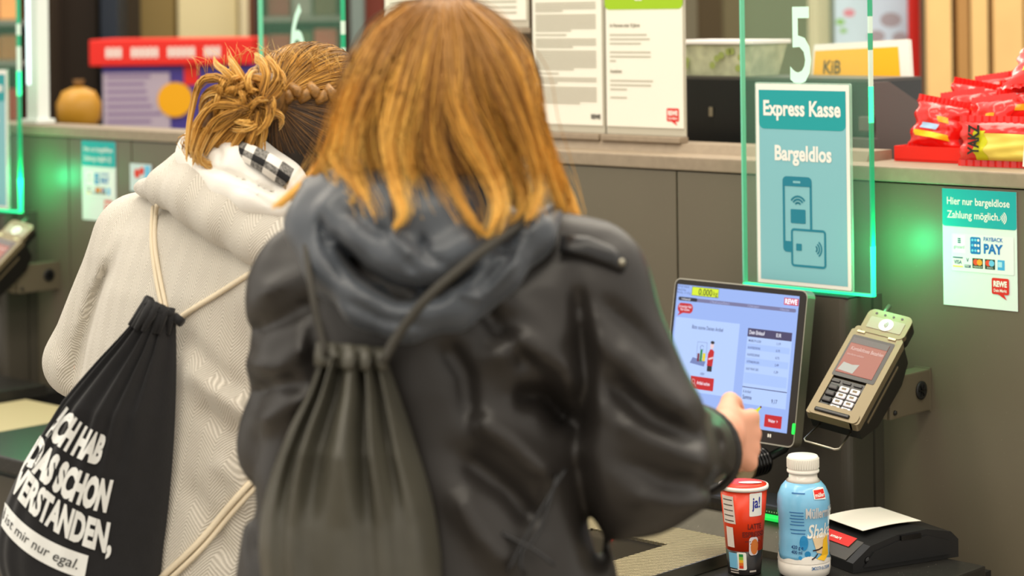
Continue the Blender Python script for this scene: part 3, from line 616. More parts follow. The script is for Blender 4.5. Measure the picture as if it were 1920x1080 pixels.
TC = onY(1614, 689, -.2); _tw = A2+EX*TC[0]+EY*TC[1]
_L = Vector((.63, .75, .77)).normalized(); _Wd = Vector((.98, -.63, -.19)); _Wd = (_Wd-_L*_Wd.dot(_L)).normalized(); _N = _L.cross(_Wd).normalized()
if _N.y < 0: _N = -_N
TM = Matrix(((_Wd.x, _N.x, _L.x, _tw[0]), (_Wd.y, _N.y, _L.y, _tw[1]), (_Wd.z, _N.z, _L.z, TC[2]), (0, 0, 0, 1))) @ Matrix.Diagonal((1.03, 1.0, 1.09, 1))
def terminal(label, M):
    t = thing('card_terminal', label, 'card terminal', M)
    m_br = mat('terminal_bronze', srgb(122, 109, 84), .35, metal=.35); m_bk = mat('terminal_black', srgb(20, 19, 18), .4); m_bkg = mat('terminal_gloss', srgb(12, 11, 11), .12)
    w = .094; hw = w/2; L0, L1 = -.112, .062; LT = .118
    # black deep body, bronze faceplate with raised sides
    MB().prism_x([(.012, L0+.004), (.040, L0+.006), (.074, L0+.06), (.080, L1-.02), (.06, L1+.012), (.012, L1+.01)], -hw+.003, hw-.003).build('body', m_bk, t)
    f = MB()
    f.prism(rrect(-hw, L0, -hw+.012, L1+.008, .004), -.004, .012); f.prism(rrect(hw-.022, L0, hw, L1+.008, .006), -.004, .012)
    f.prism(rrect(-hw+.004, L1-.006, hw-.004, L1+.016, .006), -.004, .012); f.prism(rrect(-hw+.004, L0, hw-.004, L0+.022, .008), -.006, .012)
    f.box((0, .005, -.036), (w-.02, .006, .008)).box((0, .007, -.02), (w-.01, .009, .17)); f.build('faceplate', m_br, t)
    sc = MB().prism(rrect(-hw+.008, -.03, hw-.010, .058, .003), -.0045, .004).build('display_window', m_bkg, t)
    x0, x1, z0, z1 = -hw+.0115, hw-.017, -.022, .052
    pc = MB().box(((x0+x1)/2, -.0049, (z0+z1)/2), (x1-x0, .0006, z1-z0)).build('screen', mat('screen_terracotta', (.02, .01, .01), .3, emit=srgb(176, 82, 62), estr=.75), t)
    prints('screen_top', em('taupe', 110, 96, 92, .7), pc, [rect(x0, z1-.012, x1, z1)], -.0056)
    words('screen_lettering', em('rose', 232, 196, 186, .8), pc, [('Kontaktloses Bezahlen', (x0+x1)/2+.002, z1-.026, .0072, .058, .01, 'c'), ('bitte Karte vorhalten', x0+.004, z1-.037, .004, .03, 0)], -.0056)
    prints('screen_card', em('cardgrey', 190, 190, 178, .8), pc, [[(x0+.002, z0+.004), (x0+.03, z0+.002), (x0+.034, z0+.022), (x0+.022, z0+.019), (x0+.006, z0+.021)]], -.0056)
    # keypad
    kp = MB().prism(rrect(-hw+.012, L0+.02, hw-.022, -.033, .003), -.001, .006).build('keypad', m_bkg, t)
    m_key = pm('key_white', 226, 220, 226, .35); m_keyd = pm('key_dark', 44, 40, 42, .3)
    kd = 'm_key'
    for r in range(4):
        for c in range(3):
            x = -hw+.0125+.0095+c*.0195; z = -.052-r*.0128
            k = MB().box((x, -.0025, z), (.0165, .005, .0098), bev=.0022).build('key', m_keyd if c == 0 else m_key, kp)  # left column: shade on the keys put into a dark colour
            if c: prints('key_symbol', pm('key_mark', 120, 104, 84), k, [rect(x-.004, z-.0022, x+.004, z+.0022)], -.0053)
    for c, (nm, cc) in enumerate((('red', (232, 92, 36)), ('yellow', (240, 172, 30)), ('green', (60, 200, 110)))):
        MB().box((-hw+.022+c*.0195, -.0025, -.052-4*.0128), (.018, .006, .0105), bev=.0025).build('key', pm('key_'+nm, *cc, .35), kp)
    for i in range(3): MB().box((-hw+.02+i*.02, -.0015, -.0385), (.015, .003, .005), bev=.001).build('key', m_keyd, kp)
    MB().box((-.003, -.007, L0+.009), (.062, .004, .007), bev=.002).build('card_slot', m_bkg, t)
    # contactless head
    MB().prism(rrect(-hw+.012, L1+.008, hw-.002, LT, .012), -.002, .022).build('reader_head', m_bk, t)
    hd = MB().prism(rrect(-hw+.012, L1+.006, hw-.002, LT, .012), -.005, .006).build('reader_bezel', m_br, t)
    MB().prism(rrect(-hw+.021, L1+.016, hw-.011, LT-.016, .002), -.0058, -.004).build('reader_window', mat('reader_taupe', srgb(150, 140, 120), .3), t)
    ic = MB().prism(disc(.006, (L1+LT)/2, .0125, 22), -.0066, -.0056).build('contactless_disc', m_white, t)
    wv = []
    for r in (.003, .0055, .008): wv += stroke(arc(.001, (L1+LT)/2, r, -50, 50, 6), .0013)
    prints('contactless_mark', m_ink, ic, wv, -.007)
    MB().add([], [])
    for i in range(4): MB().prism(disc(-hw+.027+i*.0155, LT-.008, .0022, 10), -.0056, -.0045).build('indicator_light', m_black_g, t)
    for x in (-hw+.018, hw-.02): MB().box((x, -.0052, L1+.004), (.014, .002, .004), bev=.001).build('indicator_strip', pm('strip_cream', 236, 222, 180, .3), t)
    # stylus, sticker and wire stand
    MB().tube([(-hw+.028, .012, LT-.01), (-hw+.033, .012, LT+.026)], .0042, 8).build('stylus', mat('stylus_grey', srgb(110, 104, 92), .35, metal=.5), t)
    MB().box((-hw-.001, .016, .02), (.002, .012, .05)).build('side_sticker', pm('sticker_orange', 230, 90, 40), t)
    MB().box((hw-.0025, .03, -.02), (.0015, .004, .12)).build('trim_strip', m_br, t)
    MB().tube([(-.028, .03, L0+.01), (-.032, .012, L0-.04), (-.027, .008, L0-.046), (.025, .008, L0-.046), (.03, .012, L0-.04), (.026, .03, L0+.01)], .0019, 8).build('wire_stand', m_steel, t)
    return t
def bracket(label, dx):
    t = thing('terminal_bracket', label, 'bracket', KM(dx-.103, 0, .90))
    m_b = mat('bracket_grey', srgb(104, 96, 78), .45, metal=.2)
    MB().box((-.016, -.066, .037), (.032, .128, .074), bev=.003).build('box', m_b, t)
    MB().box((-.016, -.0025, .037), (.034, .004, .078), bev=.001).build('wall_plate', m_b, t)
    MB().prism_x([(-.135, .002), (-.125, .06), (-.150, .07), (-.165, .05), (-.155, .008)], -.02, -.004).build('arm', m_b, t)
    k = MB().lathe([(.0, .0), (.016, .0), (.0165, .003), (.0125, .0035), (.0, .0025)], 24, (.0, -.034, .04), 'x').build('knob', m_black, t)
    for i in range(6):
        a = i*math.pi/3; MB().box((.0042, -.034+.006*math.cos(a), .04+.006*math.sin(a)), (.002, .01, .0022), Matrix.Rotation(a, 3, 'X')).build('rib', m_black_g, k)
    for yy, zz, m_ in ((-.117, .06, m_steel), (-.117, .012, m_black)): MB().lathe([(0, 0), (.0045, 0), (.004, .003), (0, .0035)], 12, (.0, yy, zz), 'x').build('screw', m_, t)
    return t
def shelf(label, dx):
    t = thing('checkout_shelf', label, 'shelf', KM(dx, 0, 0))
    MB().box((-.30, -.48, .684), (.844, .57, .032), bev=.004).build('top', mat('shelf_black', srgb(38, 37, 34), .35, noise=.12, nscale=80, speck=.06), t)
    MB().box((-.31, -.41, .334), (.78, .6, .668)).build('cabinet', m_black, t)
    MB().box((-.31, -.712, .34), (.74, .006, .6), bev=.002).build('door', m_panel_d, t)
    return t
def scanner(label, dx):
    t = thing('scanner_scale', label, 'scanner', KM(dx, 0, .70))
    m_st = bpy.data.materials.new('embossed_steel'); m_st.use_nodes = True; nt = m_st.node_tree; b = nt.nodes['Principled BSDF']
    b.inputs['Base Color'].default_value = (*srgb(150, 140, 112), 1); b.inputs['Metallic'].default_value = .85; b.inputs['Roughness'].default_value = .34
    tc = nt.nodes.new('ShaderNodeTexCoord'); mp = nt.nodes.new('ShaderNodeMapping'); mp.inputs['Rotation'].default_value = (0, 0, math.radians(38)); nt.links.new(tc.outputs['Object'], mp.inputs[0])
    wv = nt.nodes.new('ShaderNodeTexWave'); wv.inputs['Scale'].default_value = 36; nt.links.new(mp.outputs[0], wv.inputs[0])
    bp = nt.nodes.new('ShaderNodeBump'); bp.inputs['Strength'].default_value = .9; bp.inputs['Distance'].default_value = .004; nt.links.new(wv.outputs['Fac'], bp.inputs['Height']); nt.links.new(bp.outputs[0], b.inputs['Normal'])
    MB().box((-.375, -.595, .0075), (.35, .41, .014), bev=.002).build('base', m_black, t)
    # plate of four strips around the window
    for c_, d_ in (((-.255, -.595, .0175), (.11, .41, .006)), ((-.515, -.595, .0175), (.07, .41, .006)), ((-.395, -.44, .0175), (.17, .10, .006)), ((-.395, -.75, .0175), (.17, .10, .006))):
        MB().box(c_, d_, bev=.0008).build('plate', m_st, t)
    MB().box((-.395, -.595, .0165), (.17, .21, .003)).build('window', mat('scanner_window', srgb(30, 26, 20), .08), t)
    MB().box((-.1985, -.595, .011), (.003, .414, .02)).build('rim', m_steel, t)
    MB().prism_x([(-.39, .012), (-.355, .05), (-.345, .05), (-.345, .0), (-.39, .0)], -.56, -.14).build('sloped_rim', mat('slope_grey', srgb(92, 88, 76), .4, metal=.3, noise=.1, nscale=40, speck=.06), t)
    tw = MB().box((-.36, -.30, .0375), (.42, .085, .075), bev=.006).build('tower', m_black, t)
    MB().box((-.40, -.3435, .05), (.24, .003, .04)).build('tower_window', mat('scanner_window', srgb(30, 26, 20), .08), t)
    g_ = MB()
    for i in range(16):
        for j in range(8): g_.flat(disc(-.262+.0052*i+(j % 2)*.0026, .012+.0075*j, .0013, 6), -.3432)
    g_.build('speaker_holes', pm('hole_pale', 170, 160, 140), t)
    MB().box((-.19, -.355, .058), (.1, .02, .006), bev=.001).build('status_strip', mat('led_green_dim', srgb(20, 180, 60), .3, emit=srgb(20, 210, 80), estr=.8), t)
    MB().tube([(-.53, -.352, .05), (-.50, -.365, .06), (-.465, -.36, .045), (-.45, -.372, .035)], .003, 8).build('cable', m_black_g, t)
    MB().box((-.60, -.37, .048), (.16, .02, .036), bev=.002).build('perforated_strip', mat('strip_steel', srgb(150, 140, 118), .4, metal=.6), t)
    MB().lathe([(0, 0), (.004, 0), (.004, .002), (0, .003)], 10, (-.523, -.39, .0575), 'y').build('warning_light', mat('led_red', srgb(255, 40, 20), .3, emit=srgb(255, 50, 20), estr=2), t)
    return t
def hand_scanner(label, dx):
    t = thing('camera_sensor', label, 'sensor', KM(dx-.325, -.2, .813))
    mb = MB()
    prof = [(0, .045)]
    for i in range(5): prof += [(.020, .044-i*.009), (.025, .043-i*.009), (.025, .038-i*.009), (.020, .037-i*.009)]
    mb.lathe([(r, -h) for r, h in prof][::-1]+[(0, -.046)] if False else [(r, h-.05) for r, h in prof[::-1]], 28, (0, 0, 0), 'y'); mb.build('ribbed_barrel', m_black_g, t)
    MB().lathe([(.0, -.05), (.012, -.052), (.026, -.062), (.029, -.062), (.029, -.058), (.018, -.048)], 28, (0, 0, 0), 'y').build('hood', mat('sensor_bronze', srgb(120, 104, 76), .3, metal=.6), t)
    MB().lathe([(.0, -.053), (.010, -.0535), (.0, -.0575)], 20, (0, 0, 0), 'y').build('lens', m_black_g, t)
    MB().tube([(0, -.004, 0), (0, .06, .01), (0, .082, .03)], .008, 8).build('neck', m_black, t)
    return t

names = {0: ('5', 'nearest self checkout, right'), -1.3: ('6', 'middle self checkout'), -2.6: ('7', 'far left self checkout')}
pedestal('dark metal pedestal under the glass panel with number five', 0); pedestal('dark metal pedestal under the glass panel with number six', -1.4); pedestal('dark metal pedestal at the far left edge of the picture', -2.68)
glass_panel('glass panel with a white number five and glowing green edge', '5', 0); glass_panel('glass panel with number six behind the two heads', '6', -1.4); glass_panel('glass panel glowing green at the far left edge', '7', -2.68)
s0 = express_sign('teal express checkout sign with phone and card icon on glass', 0)
dup(s0, KM(-2.68-.42, -.081, 1.112), 'teal and white sign cut off by the far left edge'); dup(s0, KM(-1.4-.42, -.081, 1.112), 'teal sign on the number six glass, behind the hair bun')
b0 = bar_sign('teal and white cashless payment notice stuck on the counter at right', 0)
dup(b0, KM(-2.6-.074, -.0013, 1.091), 'blurred teal and white notice on the counter left of the cream coat')
p = onY(265, 333, 0)
t = thing('sticker_notice', 'small red and blue sticker on the counter beside the cream coat', 'sticker', KM(p[0]-.045, -.0013, p[2]-.035))
sh = MB().box((.045, 0, .035), (.09, .0008, .07)).build('sheet', pm('sticker_pale', 206, 224, 226), t)
prints('picture', m_red, sh, [disc(.03, .045, .012, 12), disc(.05, .052, .01, 12)], -.0009); prints('picture_blue', m_sky, sh, [rect(.062, .03, .085, .066)], -.0009)
m0 = monitor('touch screen monitor showing a blue shopping list, beside the reaching hand', 0)
dup(m0, KM(-2.68-.557, -.158-MH*math.sin(MON_T), 1.117-MH*math.cos(MON_T), rx=-MON_T), 'touch screen monitor of the farthest checkout, beyond the left edge')
c0 = terminal('bronze and black card terminal with keypad, on the right wall bracket', TM)
off = EX*(-2.68)
dup(c0, Matrix.Translation((off[0], off[1], 0)) @ TM, 'blurred card terminal at the far left edge')
k0 = bracket('grey metal bracket holding the card terminal at right', 0); dup(k0, KM(-2.68-.103, 0, .90), 'blurred grey bracket at the far left below the green glass')
shelf('black checkout shelf carrying cup and bottle', 0); shelf('dark checkout shelf at the far left behind the cream sleeve', -2.68); shelf('checkout shelf of the middle station behind both people', -1.4)
scanner('embossed steel scanner scale with dark glass window beside the cup', 0)
hand_scanner('black ribbed camera sensor below the monitor', 0)
# pale bagging shelf of the middle checkout, seen at the lower left
t = thing('bagging_shelf', 'beige bagging shelf at the lower left behind the black bag', 'shelf', KM(-2.32, -.5, 0))
MB().box((-.02, -.02, .66), (.40, .5, .03), bev=.003).build('top', pm('beige_top', 190, 176, 136, .5), t)
MB().box((-.02, -.02, .322), (.36, .44, .64)).build('cabinet', pm('bag_brown', 58, 46, 26, .5), t)
MB().box((.02, -.275, .62), (.3, .012, .025), bev=.003).build('glow_strip', mat('led_green_strip', srgb(20, 220, 130), .3, emit=srgb(10, 255, 150), estr=1.6), t)

# ---- receipt printer
PR = KM(-.012, -.381, .7005, rz=math.radians(-19.5))
t = thing('receipt_printer', 'black receipt printer with a white slip and red label', 'printer', PR)
side = [(-.0, 0), (.215, 0), (.215, .03), (.20, .044), (.15, .054), (.09, .052), (.035, .04), (.0, .016)]
MB().prism_x(side, -.17, 0).build('housing', m_black, t)
MB().prism_x([(.02, .008), (.195, .008), (.195, .03), (.15, .044), (.09, .042), (.04, .03)], 0, .003).build('side_panel', m_black, t)
MB().box((.001, .115, .046), (.006, .04, .008)).build('latch', m_black_g, t)
MB().lathe([(0, 0), (.007, 0), (.006, .002), (0, .002)], 16, (.0005, .03, .017), 'x').build('button', m_black_g, t)
MB().prism_x([(-.0, .017), (.036, .041), (.037, .0415), (.0, .0175)], -.15, -.02).build('cover', mat('cover_grey', srgb(70, 66, 58), .3), t)
s = MB().add([(-.13, .02, .0325), (-.04, .02, .0325), (-.04, .038, .0438), (-.13, .038, .0438)], [(0, 1, 2, 3)]).build('label_sticker', m_red, t)
w2, ff = text2d('smart', .006, .03, .02); MB().add([(-.1+a, .026+b*.85, .0365+b*.53+.0005) for a, b in w2], ff).build('sticker_lettering', m_white, s)
pv = []
for i in range(13):
    u = i/12; pv += [(-.155, .05+.12*u, .0545+.004*math.sin(u*2.6)), (-.04, .05+.12*u, .0545+.004*math.sin(u*2.6))]
MB().add(pv+[(x, y, z+.0006) for x, y, z in pv], [(2*i, 2*i+1, 2*i+3, 2*i+2) for i in range(12)]+[(26+2*i, 28+2*i, 29+2*i, 27+2*i) for i in range(12)], True).build('receipt_slip', m_paper, t)
# ============================================================ CUP AND BOTTLE
def wrap_print(mb, t_or_poly, prof_r, ang0, z0, off=.0006, polys=None, cap=None, w=None, bold=.02, shear=0, dirx=1):
    # lay flat artwork (metres along the circumference) on a surface of revolution
    def put(pts, faces):
        out = []
        for a, b in pts:
            z = z0+b; r = prof_r(z)+off; th = ang0+a/r
            out.append((r*math.cos(th), r*math.sin(th), z))
        mb.add(out, faces)
    def grid_cut(v, f):
        bm = bmesh.new(); vs = [bm.verts.new((a, b, 0)) for a, b in v]
        for q in f:
            try: bm.faces.new([vs[i] for i in q])
            except ValueError: pass
        xs = [p[0] for p in v]; x = min(xs)+.004
        while x < max(xs):
            bmesh.ops.bisect_plane(bm, geom=bm.verts[:]+bm.edges[:]+bm.faces[:], plane_co=(x, 0, 0), plane_no=(1, 0, 0)); x += .004
        ys = [p[1] for p in v]; yv = min(ys)+.008
        while yv < max(ys):
            bmesh.ops.bisect_plane(bm, geom=bm.verts[:]+bm.edges[:]+bm.faces[:], plane_co=(0, yv, 0), plane_no=(0, 1, 0)); yv += .008
        bm.verts.index_update()
        r = ([(q.co.x, q.co.y) for q in bm.verts], [tuple(x.index for x in q.verts) for q in bm.faces]); bm.free(); return r
    if polys:
        for pl in polys: put(*grid_cut(list(pl), [tuple(range(len(pl)))]))
    else:
        v, f = text2d(t_or_poly, cap, w, bold, shear); put(*grid_cut([tuple(x) for x in v], f))
    return mb
# artwork angle: the direction from the object to the camera, theta grows to the viewer's right
def facing(x, y): 
    wx, wy = A2+EX*x+EY*y; return math.atan2(-wy, -wx)
cx_, cy_ = onY(1396, 1078, 0)[0], 0
def wpos(px, py, z):
    r = ray(px, py); k = (z-H)/r[2]; return Vector((r[0]*k, k, z))
cp = wpos(1396, 1072, .7005)
fa = math.atan2(-cp.y, -cp.x)
CUPH = .144
def cup_r(z): return .0268+(.0388-.0268)*(z/CUPH)
t = thing('coffee_cup', 'red and black takeaway coffee drink cup with white rim', 'cup', Matrix.Translation(cp))
m_cr = pm('cup_red', 226, 58, 20, .32); m_cb = pm('cup_black', 34, 30, 30, .32)
zb = .040
MB().lathe([(0, .003), (cup_r(0)-.002, .003), (cup_r(0), 0), (cup_r(.002), .002), (cup_r(zb), zb)], 40).build('sleeve_base', m_cb, t)
MB().lathe([(cup_r(zb), zb), (cup_r(CUPH-.006), CUPH-.006)], 40).build('sleeve', m_cr, t)
MB().lathe([(cup_r(CUPH)-.002, CUPH-.006), (.0405, CUPH-.006), (.0412, CUPH-.003), (.0405, CUPH), (.037, CUPH)], 40).build('rim', pm('rim_white', 238, 230, 220, .3), t)
MB().lathe([(.0375, CUPH-.002), (.0375, CUPH+.0008), (.02, CUPH+.003), (0, CUPH+.003)], 32).build('foil_lid', pm('lid_red', 226, 52, 30, .35), t)
lm = MB(); lm.add([(x, y, CUPH+.0042) for x, y in [(.012*math.cos(a)*1.6+.014*math.cos(fa+.9)-.0, .008*math.sin(a)+.014*math.sin(fa+.9)) for a in np.linspace(0, 6.2, 18)]], [tuple(range(18))]); lm.build('lid_label', m_white, t)
mb = MB(); wrap_print(mb, None, cup_r, fa+.25, .098, polys=[rrect(.0, .0, .024, .038, .002)]); mb.build('brand_field', m_white, t)
mb = MB(); wrap_print(mb, 'ja!', cup_r, fa+.25+.12, .112, .0011, cap=.017, w=.015, bold=.02); mb.build('brand_lettering', pm('ja_blue', 30, 40, 150), t)
mb = MB(); wrap_print(mb, 'LATTE', cup_r, fa+.18, .077, .0009, cap=.0085, w=.026, bold=.02); wrap_print(mb, 'ESPRESSO', cup_r, fa-.08, .064, .0009, cap=.0085, w=.042, bold=.02); wrap_print(mb, None, cup_r, fa+.05, .056, .0009, polys=[rect(0, 0, .028, .0016), rect(.006, -.004, .024, -.0024)]); mb.build('lettering', pm('cup_dark_print', 110, 26, 14), t)
mb = MB(); wrap_print(mb, None, cup_r, fa+.25, .034, .0009, polys=[rrect(0, 0, .016, .03, .005), ]); mb.build('picture_glass', pm('milk_white', 226, 216, 220), t)
mb = MB(); wrap_print(mb, None, cup_r, fa+.55, .034, .0013, polys=[disc(.0, .014, .007, 14, .013)]); mb.build('picture_bean', pm('bean_orange', 214, 120, 50), t)
mb = MB(); wrap_print(mb, None, cup_r, fa-1.15, .085, polys=[rect(0, 0, .026, .045)]); wrap_print(mb, None, cup_r, fa-1.0, .046, polys=[rect(0, 0, .015, .033)]); mb.build('text_field', pm('cup_cream', 226, 214, 204), t)
mb = MB(); wrap_print(mb, None, cup_r, fa-1.1, .085, .0011, polys=[rect(.002, .004+.0085*i, .022, .0055+.0085*i) for i in range(5)]); mb.build('small_print', m_ink, t)
mb = MB(); wrap_print(mb, None, cup_r, fa-.95, .012, .0009, polys=[rrect(0, 0, .017, .025, .001)]); mb.build('stamp', pm('stamp_blue', 120, 190, 225), t)
mb = MB(); wrap_print(mb, None, cup_r, fa-.42, .01, .0009, polys=[rrect(0, 0, .016, .029, .003)]); mb.build('score_field', m_white, t)
for i, c in enumerate(((220, 60, 30), (236, 120, 30), (246, 190, 40), (140, 200, 60), (30, 140, 70))):
    mb = MB(); wrap_print(mb, None, cup_r, fa-.42+.13, .0125+.0048*i, .0013, polys=[rect(0, 0, .007, .0046)]); mb.build('score_band', pm('score%d' % i, *c), t)
mb = MB(); wrap_print(mb, None, cup_r, fa+.3, .006, .0009, polys=[rect(0, 0, .012, .003)]); wrap_print(mb, None, cup_r, fa-.9, .004, .0009, polys=[rect(0, 0, .016, .002), rect(0, .004, .016, .006)]); mb.build('small_print', pm('cup_grey_print', 200, 190, 180), t)

bp_ = wpos(1508, 1076, .7005); fb = math.atan2(-bp_.y, -bp_.x)
PROF = [(.036, 0), (.041, .004), (.0425, .012), (.0425, .03), (.0405, .037), (.0412, .05), (.0405, .058), (.0408, .068), (.040, .073), (.0408, .082), (.0412, .095), (.0425, .104), (.0428, .118), (.0415, .130), (.036, .143), (.028, .152), (.0235, .157), (.0225, .166)]
def bot_r(z):
    return float(np.interp(z, [p[1] for p in PROF], [p[0] for p in PROF]))
t = thing('milk_bottle', 'light blue plastic milk shake bottle with a white screw cap', 'bottle', Matrix.Translation(bp_))
m_bw = pm('bottle_white', 238, 232, 222, .25, coat=.4); m_bb = mat('bottle_blue', srgb(128, 194, 232), .25, coat=.4, noise=.06, nscale=25)
low = [p for p in PROF if p[1] <= .03]; hi = [p for p in PROF if .03 <= p[1] <= .152]; top = [p for p in PROF if p[1] >= .152]
MB().lathe([(0, .004), (.03, .003)]+low, 44).build('lower_sleeve', m_bw, t); MB().lathe(hi, 44).build('sleeve', m_bb, t); MB().lathe(top, 44).build('neck', m_bw, t)
c = MB(); c.lathe([(.0255, .166), (.0262, .167), (.0262, .170), (.0245, .171), (.0245, .1725), (.0255, .1735), (.0255, .190), (.0235, .193), (0, .193)], 44)
cap = c.build('cap', pm('cap_white', 240, 236, 226, .35), t)
rb = MB()
for i in range(40):
    a = 2*math.pi*i/40; rb.box((.0257*math.cos(a), .0257*math.sin(a), .1815), (.0012, .0018, .015), Matrix.Rotation(a, 3, 'Z'))
rb.build('cap_grip', pm('cap_white', 240, 236, 226, .35), cap)
mb = MB(); wv = []; rr = random.Random(4)
top_e = [(x*.0025, .034+.002*math.sin(x*.45)+.003*math.sin(x*.2+1)) for x in range(-40, 41)]
wrap_print(mb, None, bot_r, fb, 0, .0007, polys=[[(top_e[i][0], .026), (top_e[i+1][0], .026), top_e[i+1], top_e[i]] for i in range(80)]); mb.build('milk_wave', m_bw, t)
mb = MB(); wrap_print(mb, None, bot_r, fb+.42, .128, .0012, polys=[[(0, .002), (.024, 0), (.024, .017), (.012, .019), (0, .016)]]); mb.build('brand_badge', m_white, t)
mb = MB(); wrap_print(mb, None, bot_r, fb+.46, .130, .0016, polys=[rect(0, .001, .021, .0135)]); mb.build('brand_badge_red', m_red, t)
mb = MB(); wrap_print(mb, 'm\u00fcller', bot_r, fb+.48, .133, .0021, cap=.006, w=.019, bold=.02); mb.build('brand_lettering', m_white, t)
mb = MB(); wrap_print(mb, 'M\u00fcllermilch', bot_r, fb+.08, .100, .0012, cap=.0155, w=.062, bold=.03); mb.build('name_lettering', pm('silver_print', 220, 220, 222, .3, metal=.3), t)
mb = MB(); wrap_print(mb, 'Shake', bot_r, fb+.13, .068, .0012, cap=.021, w=.05, bold=.02, shear=.3); mb.build('name_script', m_white, t)
mb = MB(); wrap_print(mb, None, bot_r, fb+.0, .036, .0008, polys=[disc(.0, .024, .007, 16, .012), disc(.006, .006, .005), disc(-.006, .0, .003)]); mb.build('splash', pm('splash_blue', 36, 140, 200), t)
mb = MB(); wrap_print(mb, None, bot_r, fb+.32, .040, .001, polys=[[(0, .03), (.02, .034), (.036, .03), (.03, .006), (.02, 0), (.008, .004)]]); mb.build('picture_ice', pm('vanilla', 240, 212, 170), t)
mb = MB(); wrap_print(mb, None, bot_r, fb+.5, .034, .0014, polys=[[(0, 0), (.01, .006), (.014, .03), (.024, .036), (.028, .004), (.014, -.004)]]); mb.build('picture_flower', pm('flower_yellow', 250, 196, 40), t)
mb = MB(); wrap_print(mb, None, bot_r, fb+.3, .034, .0018, polys=stroke([(0, 0), (.006, .003), (.01, .008)], .002)+stroke([(.002, .014), (.012, .015), (.02, .018)], .0022)); mb.build('picture_pod', pm('pod_brown', 50, 26, 30), t)
mb = MB(); wrap_print(mb, None, bot_r, fb-.55, .088, .0009, polys=[rect(.0+.002*(i % 2), .005*i, .024, .0014+.005*i) for i in range(5)]+[rect(0, -.008, .026, -.0066), rect(.001, -.014, .025, -.0126)]); wrap_print(mb, None, bot_r, fb-.5, .138, .0009, polys=[rect(0, 0, .022, .0018)]); mb.build('small_print', pm('blue_print', 50, 110, 170), t)
mb = MB(); wrap_print(mb, '420 g e', bot_r, fb-.5, .050, .0009, cap=.0055, w=.02, bold=.01); wrap_print(mb, '400 ml', bot_r, fb-.5, .042, .0009, cap=.0055, w=.018, bold=.01); mb.build('weight_lettering', pm('navy_print', 20, 60, 120), t)
mb = MB(); wrap_print(mb, 'SMOOTH & CREAMY', bot_r, fb+.28, .0165, .0009, cap=.0055, w=.04, bold=.01); mb.build('base_lettering', pm('blue_print', 50, 110, 170), t)
